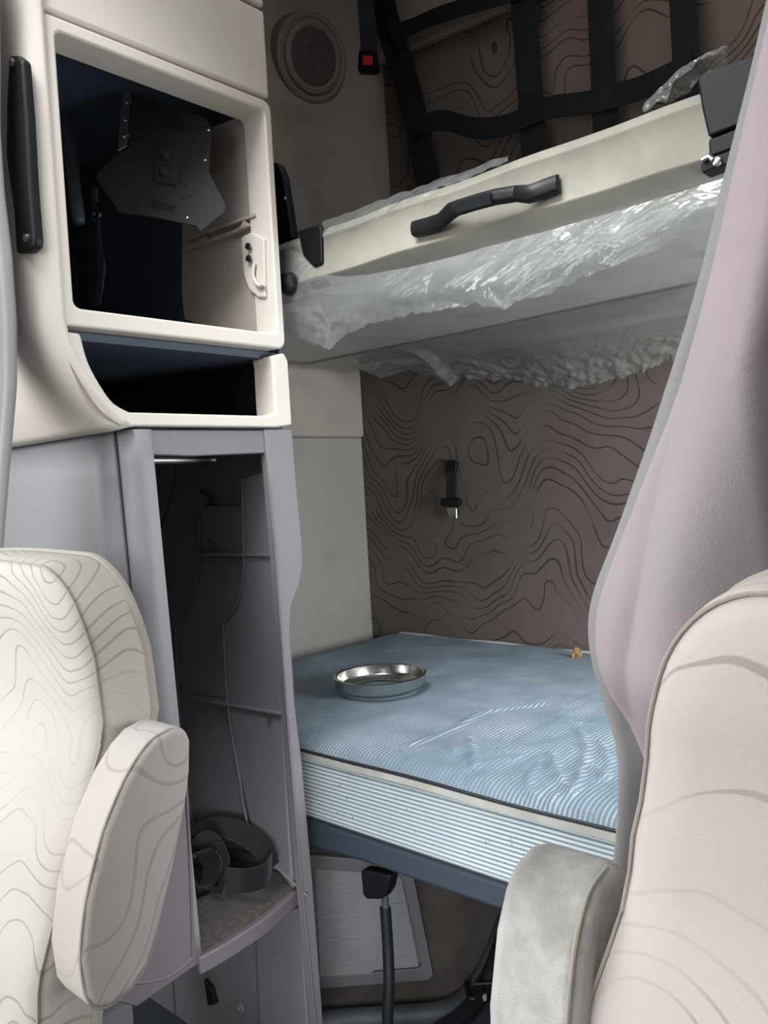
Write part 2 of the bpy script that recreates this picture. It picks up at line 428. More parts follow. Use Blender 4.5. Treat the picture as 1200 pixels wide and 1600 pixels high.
# lower bezel: curved left side
def poly_resample(pts, n):
    pts = [Vector(p) for p in pts]; seg = [(pts[i + 1] - pts[i]).length for i in range(len(pts) - 1)]; L = sum(seg); out = []
    for k in range(n):
        d = L * k / (n - 1); i = 0
        while i < len(seg) - 1 and d > seg[i]: d -= seg[i]; i += 1
        out.append(pts[i].lerp(pts[i + 1], min(1, d / max(seg[i], 1e-9))))
    return out
oc = spline(PP([(92, 516), (103, 555), (128, 605), (158, 645), (190, 666)], x=XC), 5)
ic = spline(PP([(126, 521), (138, 565), (158, 603), (178, 630), (203, 644)], x=XC), 5)
outer = poly_resample(oc, 16) + poly_resample([P(190, 666, x=XC), P(453, 668, x=XC), P(457, 664, x=XC)], 10)[1:] + poly_resample([P(457, 664, x=XC), P(450, 556, x=XC), P(444, 551, x=XC)], 8)[1:]
inner = poly_resample(ic, 16) + poly_resample([P(203, 644, x=XC), P(428, 650, x=XC), P(430, 648, x=XC)], 10)[1:] + poly_resample([P(430, 648, x=XC), P(425, 560, x=XC), P(423, 556, x=XC)], 8)[1:]
bm = NB()
off = Vector((-.055, 0, 0)); push = Vector((.001, 0, 0))
L = [[bm.verts.new(p + push) for p in outer], [bm.verts.new(p + push) for p in inner], [bm.verts.new(p + off) for p in inner], [bm.verts.new(p + off) for p in outer]]
n = len(outer)
for k in range(4):
    A, B = L[k], L[(k + 1) % 4]
    for i in range(n - 1): bm.faces.new((A[i], A[i + 1], B[i + 1], B[i]))
bm.faces.new([L[k][0] for k in range(4)]); bm.faces.new([L[k][n - 1] for k in range(3, -1, -1)])
obj('tray_frame', bm, 'beige', uc, bevel=.005)
bm = NB(); tube(bm, [p + Vector((.001, 0, 0)) for p in oc], .0014, 6); tube(bm, [Vector((XC - .001, .5765, 1.46)), Vector((XC - .001, .5765, 1.89))], .0014, 6); obj('seam', bm, 'stitch', uc)
bm = NB(); tube(bm, [P(264, 560, y=1.008), P(272, 645, y=1.008)], .003, 6); obj('lining_joint', bm, 'mauve_dark', uc)
# linings
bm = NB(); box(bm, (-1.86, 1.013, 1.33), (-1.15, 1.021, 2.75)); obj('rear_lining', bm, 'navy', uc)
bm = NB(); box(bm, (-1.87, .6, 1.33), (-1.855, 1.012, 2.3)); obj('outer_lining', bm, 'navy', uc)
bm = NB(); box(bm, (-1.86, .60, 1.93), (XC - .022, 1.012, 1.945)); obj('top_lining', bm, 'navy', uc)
bm = NB(); box(bm, (-1.5, 1.0, 1.344), (-1.2, 1.012, 1.436)); obj('lining_plate', bm, 'black', uc, bevel=.004)
# pale inner panel with rail and latch
ip = NB(); XI = XC - .045; prism(ip, [P(284, 455, y=1.003), P(288, 498, y=1.003), Vector((XI, 1.003, 1.462)), Vector((XI, 1.003, P(412, 165, y=1.003).z)), P(392, 175, y=1.003), P(330, 200, y=1.003), P(285, 300, y=1.003)], (0, .009, 0)); inner_panel = obj('inner_panel', ip, 'beige_dim', uc, bevel=.003)
lbl(inner_panel, 'pale moulded inner panel with a rail and a latch')
bm = NB()
for (u0, v0), (u1, v1), h in (((287, 377), (398, 338), .006), ((287, 392), (385, 357), .006)):
    a, b = P(u0, v0, y=.992), P(u1, v1, y=.992)
    prism(bm, [a, b, b + Vector((0, 0, h)), a + Vector((0, 0, h))], (0, .010, 0))
for u, v in ((318, 380), (380, 357)):
    a = P(u - 9, v + 3, y=.990); b = P(u + 9, v - 4, y=.990); c = P(u, v - 13, y=.990)
    prism(bm, [a, b, c], (0, .012, 0))
obj('rail', bm, 'beige_dim', inner_panel, bevel=.001)
lo = [P(376, 370, y=.99), P(392, 362, y=.99), P(412, 372, y=.99), P(414, 465, y=.99), P(402, 465, y=.99), P(388, 452, y=.99), P(380, 430, y=.99), P(377, 400, y=.99)]
bm = NB(); prism(bm, lo, (0, .012, 0)); latch = obj('latch', bm, 'beige', inner_panel, bevel=.004)
for u, v in ((388, 385), (389, 404)):
    bm = NB(); lathe(bm, P(u, v, y=.984), (0, -1, 0), [(.0065, 0), (.006, .003), (.003, .0045), (0, .0045)], 14); obj('screw', bm, 'black_satin', inner_panel)
bm = NB(); tube(bm, spline(PP([(397, 412), (396, 432), (404, 446), (412, 444)], y=.985), 5), .0035, 8); obj('latch_ring', bm, 'beige', inner_panel)
# black grab handle on the cabinet's front
bm = NB(); q = [(13, 85), (24, 85), (33, 92), (40, 180), (46, 290), (53, 375), (51, 388), (42, 394), (24, 397), (20, 330), (8, 245), (9, 160)]
prism(bm, PP(q, y=.546), (0, .016, 0)); gh = obj('grab_handle', bm, 'black', uc, bevel=.006)
lbl(gh, 'black grab handle with two screws')
for u, v in ((19, 98), (42, 372)):
    bm = NB(); lathe(bm, P(u, v, y=.546), (0, -1, 0), [(.006, 0), (.0055, .003), (.002, .004), (0, .004)], 16); obj('screw', bm, 'zinc', gh)

# grey post rod, junction box, strap and TV bracket inside the cabinet
bm = NB(); tube(bm, [P(99, 100, y=.80), P(106, 200, y=.80), P(117, 300, y=.80), P(124, 350, y=.80)], .012, 16)
single('support_pole', bm, 'rail', 'dark grey round pole standing inside the upper compartment at its left edge', 'pole', P(124, 350, y=.80), bevel=.008)
jb = thing('junction_box', 'small dark lidded box half hidden behind the steel bracket in the upper compartment', 'box', P(165, 262, y=.98))
bm = NB(); prism(bm, PP([(125, 205), (184, 212), (180, 264), (130, 258)], y=.95), (0, .06, 0)); obj('body', bm, 'rail', jb, bevel=.006)
bm = NB(); prism(bm, PP([(140, 190), (172, 196), (172, 208), (140, 203)], y=.945), (0, .05, 0)); obj('lid', bm, 'mauve_dark', jb, bevel=.004)
hs = thing('buckle_strap', 'narrow grey strap with a shiny metal clip hanging left of the steel bracket', 'strap', P(152, 470, y=.9))
bm = NB(); pth = spline(PP([(152, 340), (155, 385), (159, 420), (151, 478)], y=.9), 6)
ribbon(bm, pth, lambda t: Vector((.012 + .018 * t, .0, 0)), .003); obj('webbing', bm, 'rail', hs)
bm = NB(); ribbon(bm, spline(PP([(148, 295), (149, 318)], y=.9), 3), (.016, 0, 0), .006); obj('upper_webbing', bm, 'zinc', hs)
bm = NB(); lathe(bm, P(151, 335, y=.9), (0, -1, 0), [(.011, -.003), (.015, -.003), (.015, .003), (.011, .003)], 20, True); obj('clip', bm, 'steel', hs)

tv = thing('mounting_bracket', 'dark perforated steel mounting plate with four angled arms hanging in the upper compartment', 'bracket', P(258, 262, y=.86))
nT = Vector((.62, -.74, .12)).normalized(); pT = P(258, 262, y=.86)
def T(u, v, d=0): return PN(u, v, pT + nT * d, nT)
pl = [(205, 146), (318, 182), (331, 198), (326, 268), (354, 322), (350, 332), (313, 362), (306, 353), (288, 349), (228, 337), (185, 332), (149, 277), (158, 262), (187, 238), (200, 232)]
bm = NB(); prism(bm, [T(u, v) for u, v in pl], -nT * .005); plate = obj('plate', bm, 'olive_metal', tv, bevel=.0015)
bm = NB(); prism(bm, [T(192, 143), T(205, 146), T(199, 230), T(185, 238)], -nT * .0035)
bmesh.ops.translate(bm, verts=bm.verts, vec=nT * .004); fl = obj('flange', bm, 'zinc', tv, bevel=.001); lbl(fl, 'bare metal bent edge with rivets')
for u, v in ((197, 160), (204, 158), (195, 187), (193, 213), (200, 211)):
    bm = NB(); lathe(bm, T(u, v, .004), nT, [(.0035, 0), (.0025, .003), (0, .0035)], 10); obj('rivet', bm, 'steel', tv)
for q in ([(252, 178), (289, 188), (287, 206), (250, 195)], [(237, 312), (273, 321), (271, 330), (235, 323)]):
    bm = NB(); prism(bm, [T(u, v, .0012) for u, v in q], -nT * .002); obj('slot', bm, 'hole', tv)
bm = NB(); prism(bm, [T(u, v, .004) for u, v in [(245, 222), (284, 228), (277, 290), (240, 283)]], -nT * .005); obj('raised_boss', bm, 'olive_metal', tv, bevel=.003)
for u, v in ((258, 243), (256, 268)):
    bm = NB(); lathe(bm, T(u, v, .004), nT, [(.010, 0), (.0095, .004), (.006, .008), (0, .009)], 18); obj('bolt', bm, 'olive_metal', tv)
for u, v in ((326, 204), (321, 251), (293, 341)):
    bm = NB(); lathe(bm, T(u, v, .0), nT, [(.003, 0), (.002, .003), (0, .0035)], 10); obj('rivet', bm, 'steel', tv)
for (u, v) in [(227, 202), (224, 222), (222, 246), (220, 262), (217, 290), (241, 180), (230, 182), (297, 212), (305, 222), (296, 232), (307, 240), (303, 256), (291, 258), (290, 290), (297, 306), (287, 310), (292, 324), (212, 320), (300, 200), (236, 300)]:
    bm = NB(); lathe(bm, T(u, v, .0004), nT, [(.0024, 0), (0, .0003)], 8); obj('hole', bm, 'hole', plate)
bm = NB(); tube(bm, [T(258, 250, -.005), T(258, 250, -.06), P(240, 250, y=1.011)], .022, 12); obj('arm', bm, 'olive_metal', tv)

# ------------------------------------------------------------------ open tower below it
tw = thing('open_tower', 'dark mauve plastic tower with an open wardrobe bay, left of the lower bunk', 'cabinet', (-1.3, .85, 0))
def yl(z): return .668 + .030 * (1.305 - z) / .9
def lean_seam(z): return yl(z) + .022
zs2 = [.44 + .0541 * k for k in range(17)]
pth = []
for k in range(9):
    a = k / 8 * math.pi / 2; pth.append((XC + .004 - .03 + .03 * math.cos(a), .03 - .03 * math.sin(a)))
# post: rounded column at the aisle corner
def post(s, t):
    i = round(s * (len(pth) + 1)); z = zs2[round(t * 16)]
    Y = yl(z) + .008
    if i == 0: return Vector((XC - .03, Y + .048, z))
    if i == 1: return Vector((XC + .004, Y + .043, z))
    return Vector((pth[i - 2][0], Y + pth[i - 2][1], z))
bm = NB(); grid(bm, post, len(pth) + 1, 16); obj('front_post', bm, 'grey_front', tw, solid=.006, sharp=1.2)
bm = NB(); grid(bm, lambda s, t: Vector((XC - .03 - s * .76, yl(.44 + t * .866) + .012 - .004 * (1 - s) * 0, .44 + t * .866)), 10, 12); obj('front_panel', bm, 'grey_front', tw, solid=.01)
bm = NB(); prism(bm, PP([(231, 671), (416, 672), (417, 708), (300, 713), (236, 711)], x=XC - .004), (-.02, 0, 0)); obj('header_strip', bm, 'mauve', tw, bevel=.003)
# rear post with the S-shaped edge
rp = [(413, 671), (457, 671), (464, 760), (472, 842), (474, 880), (468, 915), (456, 945), (453, 990), (459, 1085), (472, 1190), (490, 1390), (506, 1606), (494, 1606), (470, 1370), (447, 1100), (430, 860), (420, 745)]
bm = NB(); prism(bm, PP(rp, x=XC), (-.018, 0, 0)); obj('rear_post', bm, 'mauve_dark', tw, bevel=.003)
bm = NB()
for a, b in (((418, 742), (430, 860)), ((430, 860), (447, 1100)), ((447, 1100), (470, 1370)), ((470, 1370), (494, 1606))):
    tube(bm, [P(*a, x=XC + .002), P(*b, x=XC + .002)], .0028, 8)
h = obj('edge_bead', bm, 'mauve', tw); lbl(h, 'lighter bead along the post edge')
# interior
YR = .99
bm = NB(); box(bm, (-1.80, YR + .024, 0), (XC - .06, YR + .04, 1.30)); obj('rear_panel', bm, 'mauve_dark', tw)
bm = NB(); box(bm, (-1.80, .70, .44), (-1.785, YR + .02, 1.30)); obj('outer_panel', bm, 'navy', tw)  # navy here puts the deep shade of the bay into the colour
bm = NB(); box(bm, (-1.78, .70, 1.29), (XC - .03, YR + .02, 1.305)); obj('top_panel', bm, 'mauve_dark', tw)
r1 = [(372, 750), (379, 755), (381, 862), (380, 905), (371, 945), (352, 972), (350, 990), (356, 1100), (372, 1200), (396, 1310), (480, 1400), (475, 1300), (445, 1050), (428, 820), (420, 735)]
bm = NB(); prism(bm, [Vector((min(p.x, XC - .034), p.y, p.z)) for p in PP(r1, y=YR - .012)], (0, .036, 0)); obj('ribbed_panel', bm, 'mauve_dark', tw, bevel=.009)
r2 = [(301, 790), (309, 793), (312, 862), (308, 910), (297, 950), (278, 972), (275, 1000), (280, 1100), (290, 1200), (302, 1300), (396, 1310), (380, 1200), (362, 1100), (357, 990), (374, 955), (385, 910), (387, 862), (383, 790)]
bm = NB(); prism(bm, PP(r2, y=YR + .006), (0, .018, 0)); obj('ribbed_panel', bm, 'mauve_dark', tw, bevel=.008)
for rr_, yy_ in ((r1[1:11], YR - .014), (r2[1:10], YR + .004)):
    bm = NB(); tube(bm, spline(PP(rr_, y=yy_), 4), .0024, 6); obj('rib_bead', bm, 'mauve_dark', tw)
for a, b in (((303, 868), (433, 870)), ((288, 1092), (452, 1121))):
    p, q = P(*a, y=YR - .018), P(*b, y=YR - .018); q.x = min(q.x, XC - .022)
    bm = NB(); prism(bm, [p, q, q + Vector((0, 0, .005)), p + Vector((0, 0, .005))], (0, .022, 0)); obj('shelf_ledge', bm, 'mauve_dark', tw, bevel=.001)
for u, v in ((427, 869), (450, 1119), (418, 1116), (419, 742), (434, 955), (452, 1165)):
    bm = NB(); c = P(u, v, y=YR - .02); box(bm, c + Vector((-.006, -.003, -.003)), c + Vector((.006, .003, .003))); obj('clip', bm, 'zinc', tw)
bm = NB(); tube(bm, [P(236, 719, x=-1.30), P(333, 719, x=-1.30)], .009, 14); rd = obj('hanging_rail', bm, 'zinc', tw); lbl(rd, 'metal hanging rail')
bm = NB(); tube(bm, spline([P(276, 725, x=-1.34), P(270, 770, x=-1.36), P(250, 830, x=-1.40)], 6), .0025, 8); obj('wire', bm, 'cable', tw)
for u, v in ((318, 780), (330, 855)):
    bm = NB(); prism(bm, PP([(u - 7, v + 12), (u + 6, v + 10), (u + 10, v - 2), (u, v - 14), (u - 4, v - 2)], y=YR + .012), (0, -.012, 0)); obj('broken_tab', bm, 'mauve_dark', tw, bevel=.001)
# bottom shelf with curved lip and mat
lipc = spline(PP([(311, 1497), (360, 1470), (420, 1430), (474, 1383)], z=.45), 6)
sh = [Vector((p.x, p.y, .45)) for p in lipc] + [Vector((-1.78, 1.01, .45)), Vector((-1.78, .745, .45))]
bm = NB(); prism(bm, sh, (0, 0, -.03)); bs = obj('bottom_shelf', bm, 'mauve', tw, bevel=.004)
mt = [Vector((p.x - .012, p.y, .4505)) for p in lipc] + [Vector((-1.76, 1.0, .4505)), Vector((-1.76, .76, .4505))]
bm = NB(); prism(bm, mt, (0, 0, .004)); h = obj('mat', bm, 'mat', bs); lbl(h, 'worn brown carpet mat')
# lower aisle-side panel left of the shelf
sp = [(286, 1170), (309, 1508), (262, 1541), (215, 1574), (150, 1560), (120, 1170)]
bm = NB(); prism(bm, PP(sp, x=XC + .008), (-.04, 0, 0)); sd = obj('side_panel', bm, 'mauve', tw, bevel=.004)
bm = NB(); tube(bm, spline(PP([(289, 1200), (296, 1320), (301, 1480), (296, 1500), (250, 1530), (160, 1540)], x=XC + .009), 6), .0025, 8); obj('raised_border', bm, 'mauve', sd)
bm = NB(); box(bm, (-1.60, .60, 0), (-1.20, .66, .44)); obj('plinth', bm, 'mauve_dark', tw)
# lower bay under the shelf
bm = NB(); prism(bm, [Vector((min(p.x, XC - .034), p.y, p.z)) for p in PP([(398, 1450), (405, 1600), (412, 1640), (492, 1640), (478, 1420)], y=YR + .004)], (0, .02, 0)); obj('lower_panel', bm, 'mauve_dark', tw, bevel=.004)
bm = NB(); lathe(bm, P(375, 1575, y=YR + .022), (0, -1, 0), [(.014, 0), (.013, .004), (.006, .004), (.005, .007), (0, .007)], 18); obj('screw', bm, 'mauve_dark', tw)
bm = NB(); prism(bm, PP([(318, 1530), (330, 1545), (336, 1570), (324, 1572)], y=.93), (0, .01, 0)); obj('tab', bm, 'black', tw, bevel=.002)

# ------------------------------------------------------------------ seat belt bundle on the shelf
sb = thing('seat_belt_bundle', 'coiled black seat belt webbing lying on the matted bottom shelf of the tower', 'seat belt', P(350, 1400, z=.455))
wz = Vector((.0, .0, .046))
def S(u, v, y): return P(u, v, y=y)
bm = NB(); ribbon(bm, spline([S(300, 1300, .96), S(325, 1290, .955), S(365, 1296, .95), (S(395, 1312, .945)), S(415, 1332, .94), S(424, 1358, .935)], 6), lambda t: Vector((.012, .03, .03 - .012 * t)), .003); obj('webbing', bm, 'web', sb)
bm = NB(); ribbon(bm, spline([S(424, 1350, .93), S(412, 1368, .91), S(385, 1376, .89), S(352, 1374, .885)], 6), lambda t: Vector((0, .006, .042)), .003); obj('webbing', bm, 'web', sb)
bm = NB(); ribbon(bm, spline([S(300, 1318, .90), S(320, 1312, .90), S(340, 1330, .895), (S(350, 1362, .89)), S(336, 1386, .885), S(312, 1392, .88)], 6), lambda t: Vector((.02, .012, .036)), .003); obj('webbing', bm, 'web', sb)
bm = NB(); ribbon(bm, spline([S(302, 1340, .87), S(318, 1330, .87), S(332, 1352, .87), S(322, 1384, .865), S(300, 1398, .865)], 6), lambda t: Vector((.03, .02, .012)), .003); obj('webbing', bm, 'web', sb)
bm = NB(); lathe(bm, S(300, 1385, .86), (.3, -1, .1), [(.036, -.02), (.036, .0), (.03, .02), (.012, .026), (0, .026)], 24); obj('reel', bm, 'black', sb)
bm = NB(); ribbon(bm, spline([S(320, 1384, .87), S(336, 1390, .868), S(350, 1391, .866)], 4), (0, .004, .012), .002); h = obj('tongue', bm, 'zinc', sb); lbl(h, 'metal tongue')

# ------------------------------------------------------------------ lower bunk: base, mattress
YM = 1.07
ZB, ZT = .546, .696
bb = thing('bunk_platform', 'dark slate bunk platform rail carrying the striped mattress', 'bed base', (-.73, 1.5, .40))
bm = NB(); prism(bm, [(-1.88, YM + .005, .477), (-1.21, YM + .005, .482), (-1.08, YM + .005, .491), (-.74, YM + .005, .495), (.3, YM + .005, .495), (.3, YM + .005, ZB - .002), (-1.88, YM + .005, ZB - .002)], (0, .05, 0)); obj('front_rail', bm, 'rail', bb, bevel=.010)
bm = NB(); box(bm, (-1.88, YM + .05, .505), (.3, 2.03, ZB - .003)); obj('deck', bm, 'mauve_dark', bb)
bm = NB(); box(bm, (-.80, YM + .08, 0), (-.74, YM + .16, .50)); obj('leg', bm, 'black', bb, bevel=.01)
bm = NB(); box(bm, (.2, YM + .08, 0), (.26, YM + .16, .50)); obj('leg', bm, 'black', bb, bevel=.01)

mt = thing('mattress', 'blue-grey striped ticking mattress on the lower bunk', 'mattress', (-.73, 1.55, ZB))
ridges = [([(505, 1128), (560, 1128)], .003), ([(640, 1172), (700, 1150), (760, 1120), (850, 1108)], .006), ([(735, 1158), (742, 1205)], .007), ([(862, 1185), (872, 1215), (892, 1250)], .008),
          ([(905, 1150), (917, 1180), (908, 1215), (898, 1245)], .009), ([(842, 1200), (825, 1230), (838, 1245)], .006), ([(780, 1180), (800, 1195), (812, 1190)], .006), ([(925, 1205), (950, 1225)], .006),
          ([(880, 1130), (905, 1140)], .005), ([(940, 1170), (952, 1200), (940, 1230)], .006), ([(700, 1170), (712, 1185)], .004), ([(760, 1225), (790, 1250)], .004), ([(868, 1245), (850, 1262)], .005)]
RG = []
for pts, hgt in ridges:
    q = spline([P(u, v, z=ZT) for u, v in pts], 6)
    RG.append((q, hgt))
def seg_d(p, a, b):
    ab = b - a; t = max(0, min(1, (p - a).dot(ab) / max(ab.dot(ab), 1e-9))); return (p - a - ab * t).length
def mat_top(s, t):
    x0, x1, y0, y1 = -1.885, .28, YM + .002, 2.02
    x = x0 + (x1 - x0) * s; y = y0 + (y1 - y0) * t
    z = ZT
    e = min((y - y0) / .10, 1); z += .010 * (e * (2 - e)) - .0
    e2 = min((x - x0) / .14, 1); z -= .03 * (1 - e2) ** 2
    # left front corner rounds off
    z += .004 * nz((x, y, 0), 6) + .0015 * nz((x, y, 0), 22)
    z += .0022 * ridged((x * 1.0, y * .35, 0), 26) * max(0, 1 - abs(x + .75) / .35)
    p = Vector((x, y, 0))
    if x > -1.35 and y < 1.6:
        for q, hgt in RG:
            if min(abs(p.x - q[0].x), abs(p.x - q[-1].x)) > .45: continue
            d = min(seg_d(p, Vector((q[i].x, q[i].y, 0)), Vector((q[i + 1].x, q[i + 1].y, 0))) for i in range(0, len(q) - 1, 1))
            if d < .04: z += hgt * (math.exp(-(d / .007) ** 2) - .35 * math.exp(-(d / .016) ** 2))
    if t < .001: z = ZT - .012 + .004 * nz((x * 1.2, 0, 0), 3)
    elif (y - y0) < .03: z -= .012 * (1 - (y - y0) / .03) ** 2
    return Vector((x, y, z))
bm = NB(); grid(bm, mat_top, 330, 150); obj('top_cover', bm, 'tick_top', mt, sharp=3)
bm = NB(); prism(bm, [(-1.885, YM, ZB), (.28, YM, ZB), (.28, 2.02, ZB), (-1.80, 2.02, ZB), (-1.885, 1.93, ZB)], (0, 0, ZT - ZB - .016)); obj('border', bm, 'tick_side', mt, bevel=.010)
def edge_pt(x, dz, dy): return Vector((x, YM + dy, ZT - .012 + .004 * nz((x * 1.2, 0, 0), 3) + dz))
bm = NB(); ribbon(bm, [edge_pt(-1.88 + .03 * k, -.010, -.003) for k in range(72)], (0, 0, .012), .004); obj('edge_tape', bm, 'white_tape', mt)
bm = NB(); tube(bm, [edge_pt(-1.88 + .03 * k, -.001, -.004) for k in range(72)], .0022, 6); h = obj('front_cord', bm, 'black_cord', mt); lbl(h, 'thin dark cord along the front edge')
bm = NB(); tube(bm, [Vector((-1.78 + .05 * k, 2.022, ZT + .006 + .002 * math.sin(k))) for k in range(42)], .006, 8); obj('rear_tape', bm, 'white_tape', mt)

# steel ring on the mattress
rc = P(595, 1078, z=ZT + .014); rr = .108
bm = NB(); lathe(bm, rc + Vector((0, 0, .004)), (0, 0, 1), [(rr * .80, 0), (rr * .86, .0005), (rr * .97, .010), (rr, .013), (rr, .031), (rr + .0025, .0345), (rr - .002, .0365), (rr - .006, .034), (rr - .0065, .014), (rr * .92, .009), (rr * .80, .002)], 72, True)
single('metal_ring', bm, 'steel', 'round bright steel trim ring lying on the striped mattress', 'ring', rc, sharp=.9)

# yellow foam scrap
bm = NB(); bmesh.ops.create_icosphere(bm, subdivisions=3, radius=.025)
for v in bm.verts: v.co = Vector((v.co.x * .55, v.co.y * .6, v.co.z * 1.0)) * (1 + .35 * nz(v.co, 70))
fc = P(902, 1026, y=1.96); bmesh.ops.translate(bm, verts=bm.verts, vec=fc)
single('foam_scrap', bm, 'foam', 'small yellow-brown scrap of torn foam at the rear corner of the mattress beside the curtain', 'foam scrap', fc)

# ------------------------------------------------------------------ upper bunk
ub = thing('upper_bunk', 'pale carpeted upper bunk with a black pull handle on its front edge', 'bunk', (-.73, 1.5, 1.565))
XL, XR = -1.80, .05
def bunk_front(pts): return [Vector((XL, y, z)) for y, z in pts]
bm = NB()
prof = [(1.105, 1.565), (1.085, 1.568), (1.069, 1.583), (1.0655, 1.5855), (1.0655, 1.588), (1.068, 1.590), (1.0675, 1.653), (1.0660, 1.6545), (1.0665, 1.657), (1.076, 1.670), (1.092, 1.678), (1.16, 1.678), (1.16, 1.565)]
nx = 60
V = [[bm.verts.new((XL + (XR - XL) * i / nx, y + .0015 * nz((i * .3, z * 9, y), 1), z + .003 * nz((i * .25, y * 3, 2), 1))) for y, z in prof] for i in range(nx + 1)]
for i in range(nx):
    for k in range(len(prof)):
        k2 = (k + 1) % len(prof); bm.faces.new((V[i][k], V[i][k2], V[i + 1][k2], V[i + 1][k]))
bm.faces.new(V[0]); bm.faces.new(V[-1][::-1])
obj('front_board', bm, 'bunk_fab', ub, sharp=1.2)
bm = NB(); grid(bm, lambda s, t: Vector((XL + (XR - XL) * s, 1.098 + t * .915, 1.566 + .004 * math.sin(t * 3.1) * nz((s * 4, t, 0), 1))), 30, 16); obj('underside', bm, 'under', ub, solid=.03, solid_off=1)
bm = NB(); box(bm, (XL, 1.16, 1.60), (XR, 2.01, 1.665)); obj('cushion', bm, 'bunk_fab', ub, bevel=.012)
# black corner brackets
bm = NB(); prism(bm, [P(464, 360, y=1.062), P(497, 350, y=1.062), P(502, 356, y=1.062), P(503, 412, y=1.062), P(488, 418, y=1.062), P(472, 398, y=1.062)], (0, .05, 0)); h = obj('corner_bracket', bm, 'black_satin', ub, bevel=.004); lbl(h, 'left black corner bracket')
bm = NB(); prism(bm, [P(479, 412, y=1.07), P(503, 408, y=1.07), P(510, 445, y=1.07), P(484, 452, y=1.07)], (0, .04, 0)); obj('bracket_foot', bm, 'black_satin', ub, bevel=.004)
bm = NB(); prism(bm, [P(1088, 122, y=1.058), P(1100, 113, y=1.058), P(1200, 78, y=1.058), P(1205, 175, y=1.058), P(1106, 214, y=1.058), P(1096, 170, y=1.058)], (0, .07, 0)); h = obj('corner_bracket', bm, 'black_satin', ub, bevel=.004); lbl(h, 'right black corner bracket')
bm = NB(); prism(bm, [P(1106, 217, y=1.062), P(1200, 180, y=1.062), P(1200, 213, y=1.062), P(1107, 246, y=1.062)], (0, .06, 0)); obj('bracket_foot', bm, 'black_satin', ub, bevel=.004)
bm = NB(); prism(bm, [P(1094, 256, y=1.055), P(1108, 245, y=1.055), P(1150, 232, y=1.055), P(1150, 252, y=1.055), P(1112, 264, y=1.055), P(1096, 271, y=1.055)], (0, .03, 0)); lt = obj('latch', bm, 'black', ub, bevel=.003)
bm = NB(); lathe(bm, P(1121, 253, y=1.054), (0, -1, 0), [(.006, 0), (.0055, .004), (.002, .006), (0, .006)], 14); obj('rivet', bm, 'steel', lt)
bm = NB(); tube(bm, [P(1097, 250, y=1.05), P(1108, 244, y=1.05), P(1114, 250, y=1.05)], .004, 8); obj('spring_clip', bm, 'zinc', lt)
bm = NB(); lathe(bm, P(455, 445, y=1.05), (.2, -1, 0), [(.020, 0), (.022, .008), (.018, .02), (0, .024)], 20); obj('knob', bm, 'black_satin', ub)
# hinge plate rising at the left end, behind the cabinet
bm = NB(); prism(bm, PP([(424, 252), (434, 256), (442, 275), (449, 320), (457, 372), (424, 385)], y=1.10), (0, .02, 0)); hp = obj('end_plate', bm, 'black', ub, bevel=.005)
bm = NB(); lathe(bm, P(445, 311, y=1.099), (0, -1, 0), [(.004, 0), (.003, .003), (0, .0035)], 12); obj('screw', bm, 'zinc', hp)
# pull handle: two feet, raised ribbed grip
def hp_(u, v, y): return P(u, v, y=y)
cl = [(646, 358, 1.060), (672, 351, 1.058), (688, 346, 1.054), (704, 330, 1.040), (716, 324, 1.036), (745, 315, 1.034), (775, 307, 1.034), (806, 302, 1.036), (825, 303, 1.048), (838, 299, 1.054), (856, 292, 1.058), (874, 286, 1.060)]
pts = [hp_(*c) for c in cl]
bm = NB(); rings = []
for i, p in enumerate(pts):
    t = (pts[min(i + 1, len(pts) - 1)] - pts[max(i - 1, 0)]); t.y = 0; t.normalize()
    up = Vector((0, 1, 0)).cross(t).normalized()
    if up.z < 0: up = -up
    wv = .0125 if 3 < i < 8 else .0145
    dp = .010 if 3 < i < 8 else .009
    rings.append([bm.verts.new(p + up * a * wv + Vector((0, b * dp, 0))) for a, b in ((1, .4), (.75, -.7), (.3, -1), (-.3, -1), (-.75, -.7), (-1, .4))])
for A, B in zip(rings, rings[1:]):
    for k in range(6): bm.faces.new((A[k], A[(k + 1) % 6], B[(k + 1) % 6], B[k]))
bm.faces.new(rings[0]); bm.faces.new(rings[-1][::-1])
hd = obj('pull_handle', bm, 'black_satin', ub, bevel=.002, seg=2)
bm = NB()
for k in range(7):
    f = k / 6 - .5; 
    a = hp_(713 - 0, 325, 1.025) + Vector((0, -.0015, -f * .015)); b = hp_(768, 309, 1.023) + Vector((0, -.0015, -f * .015))
    tube(bm, [a, b], .0011, 6)
obj('grip_ribs', bm, 'black', hd)

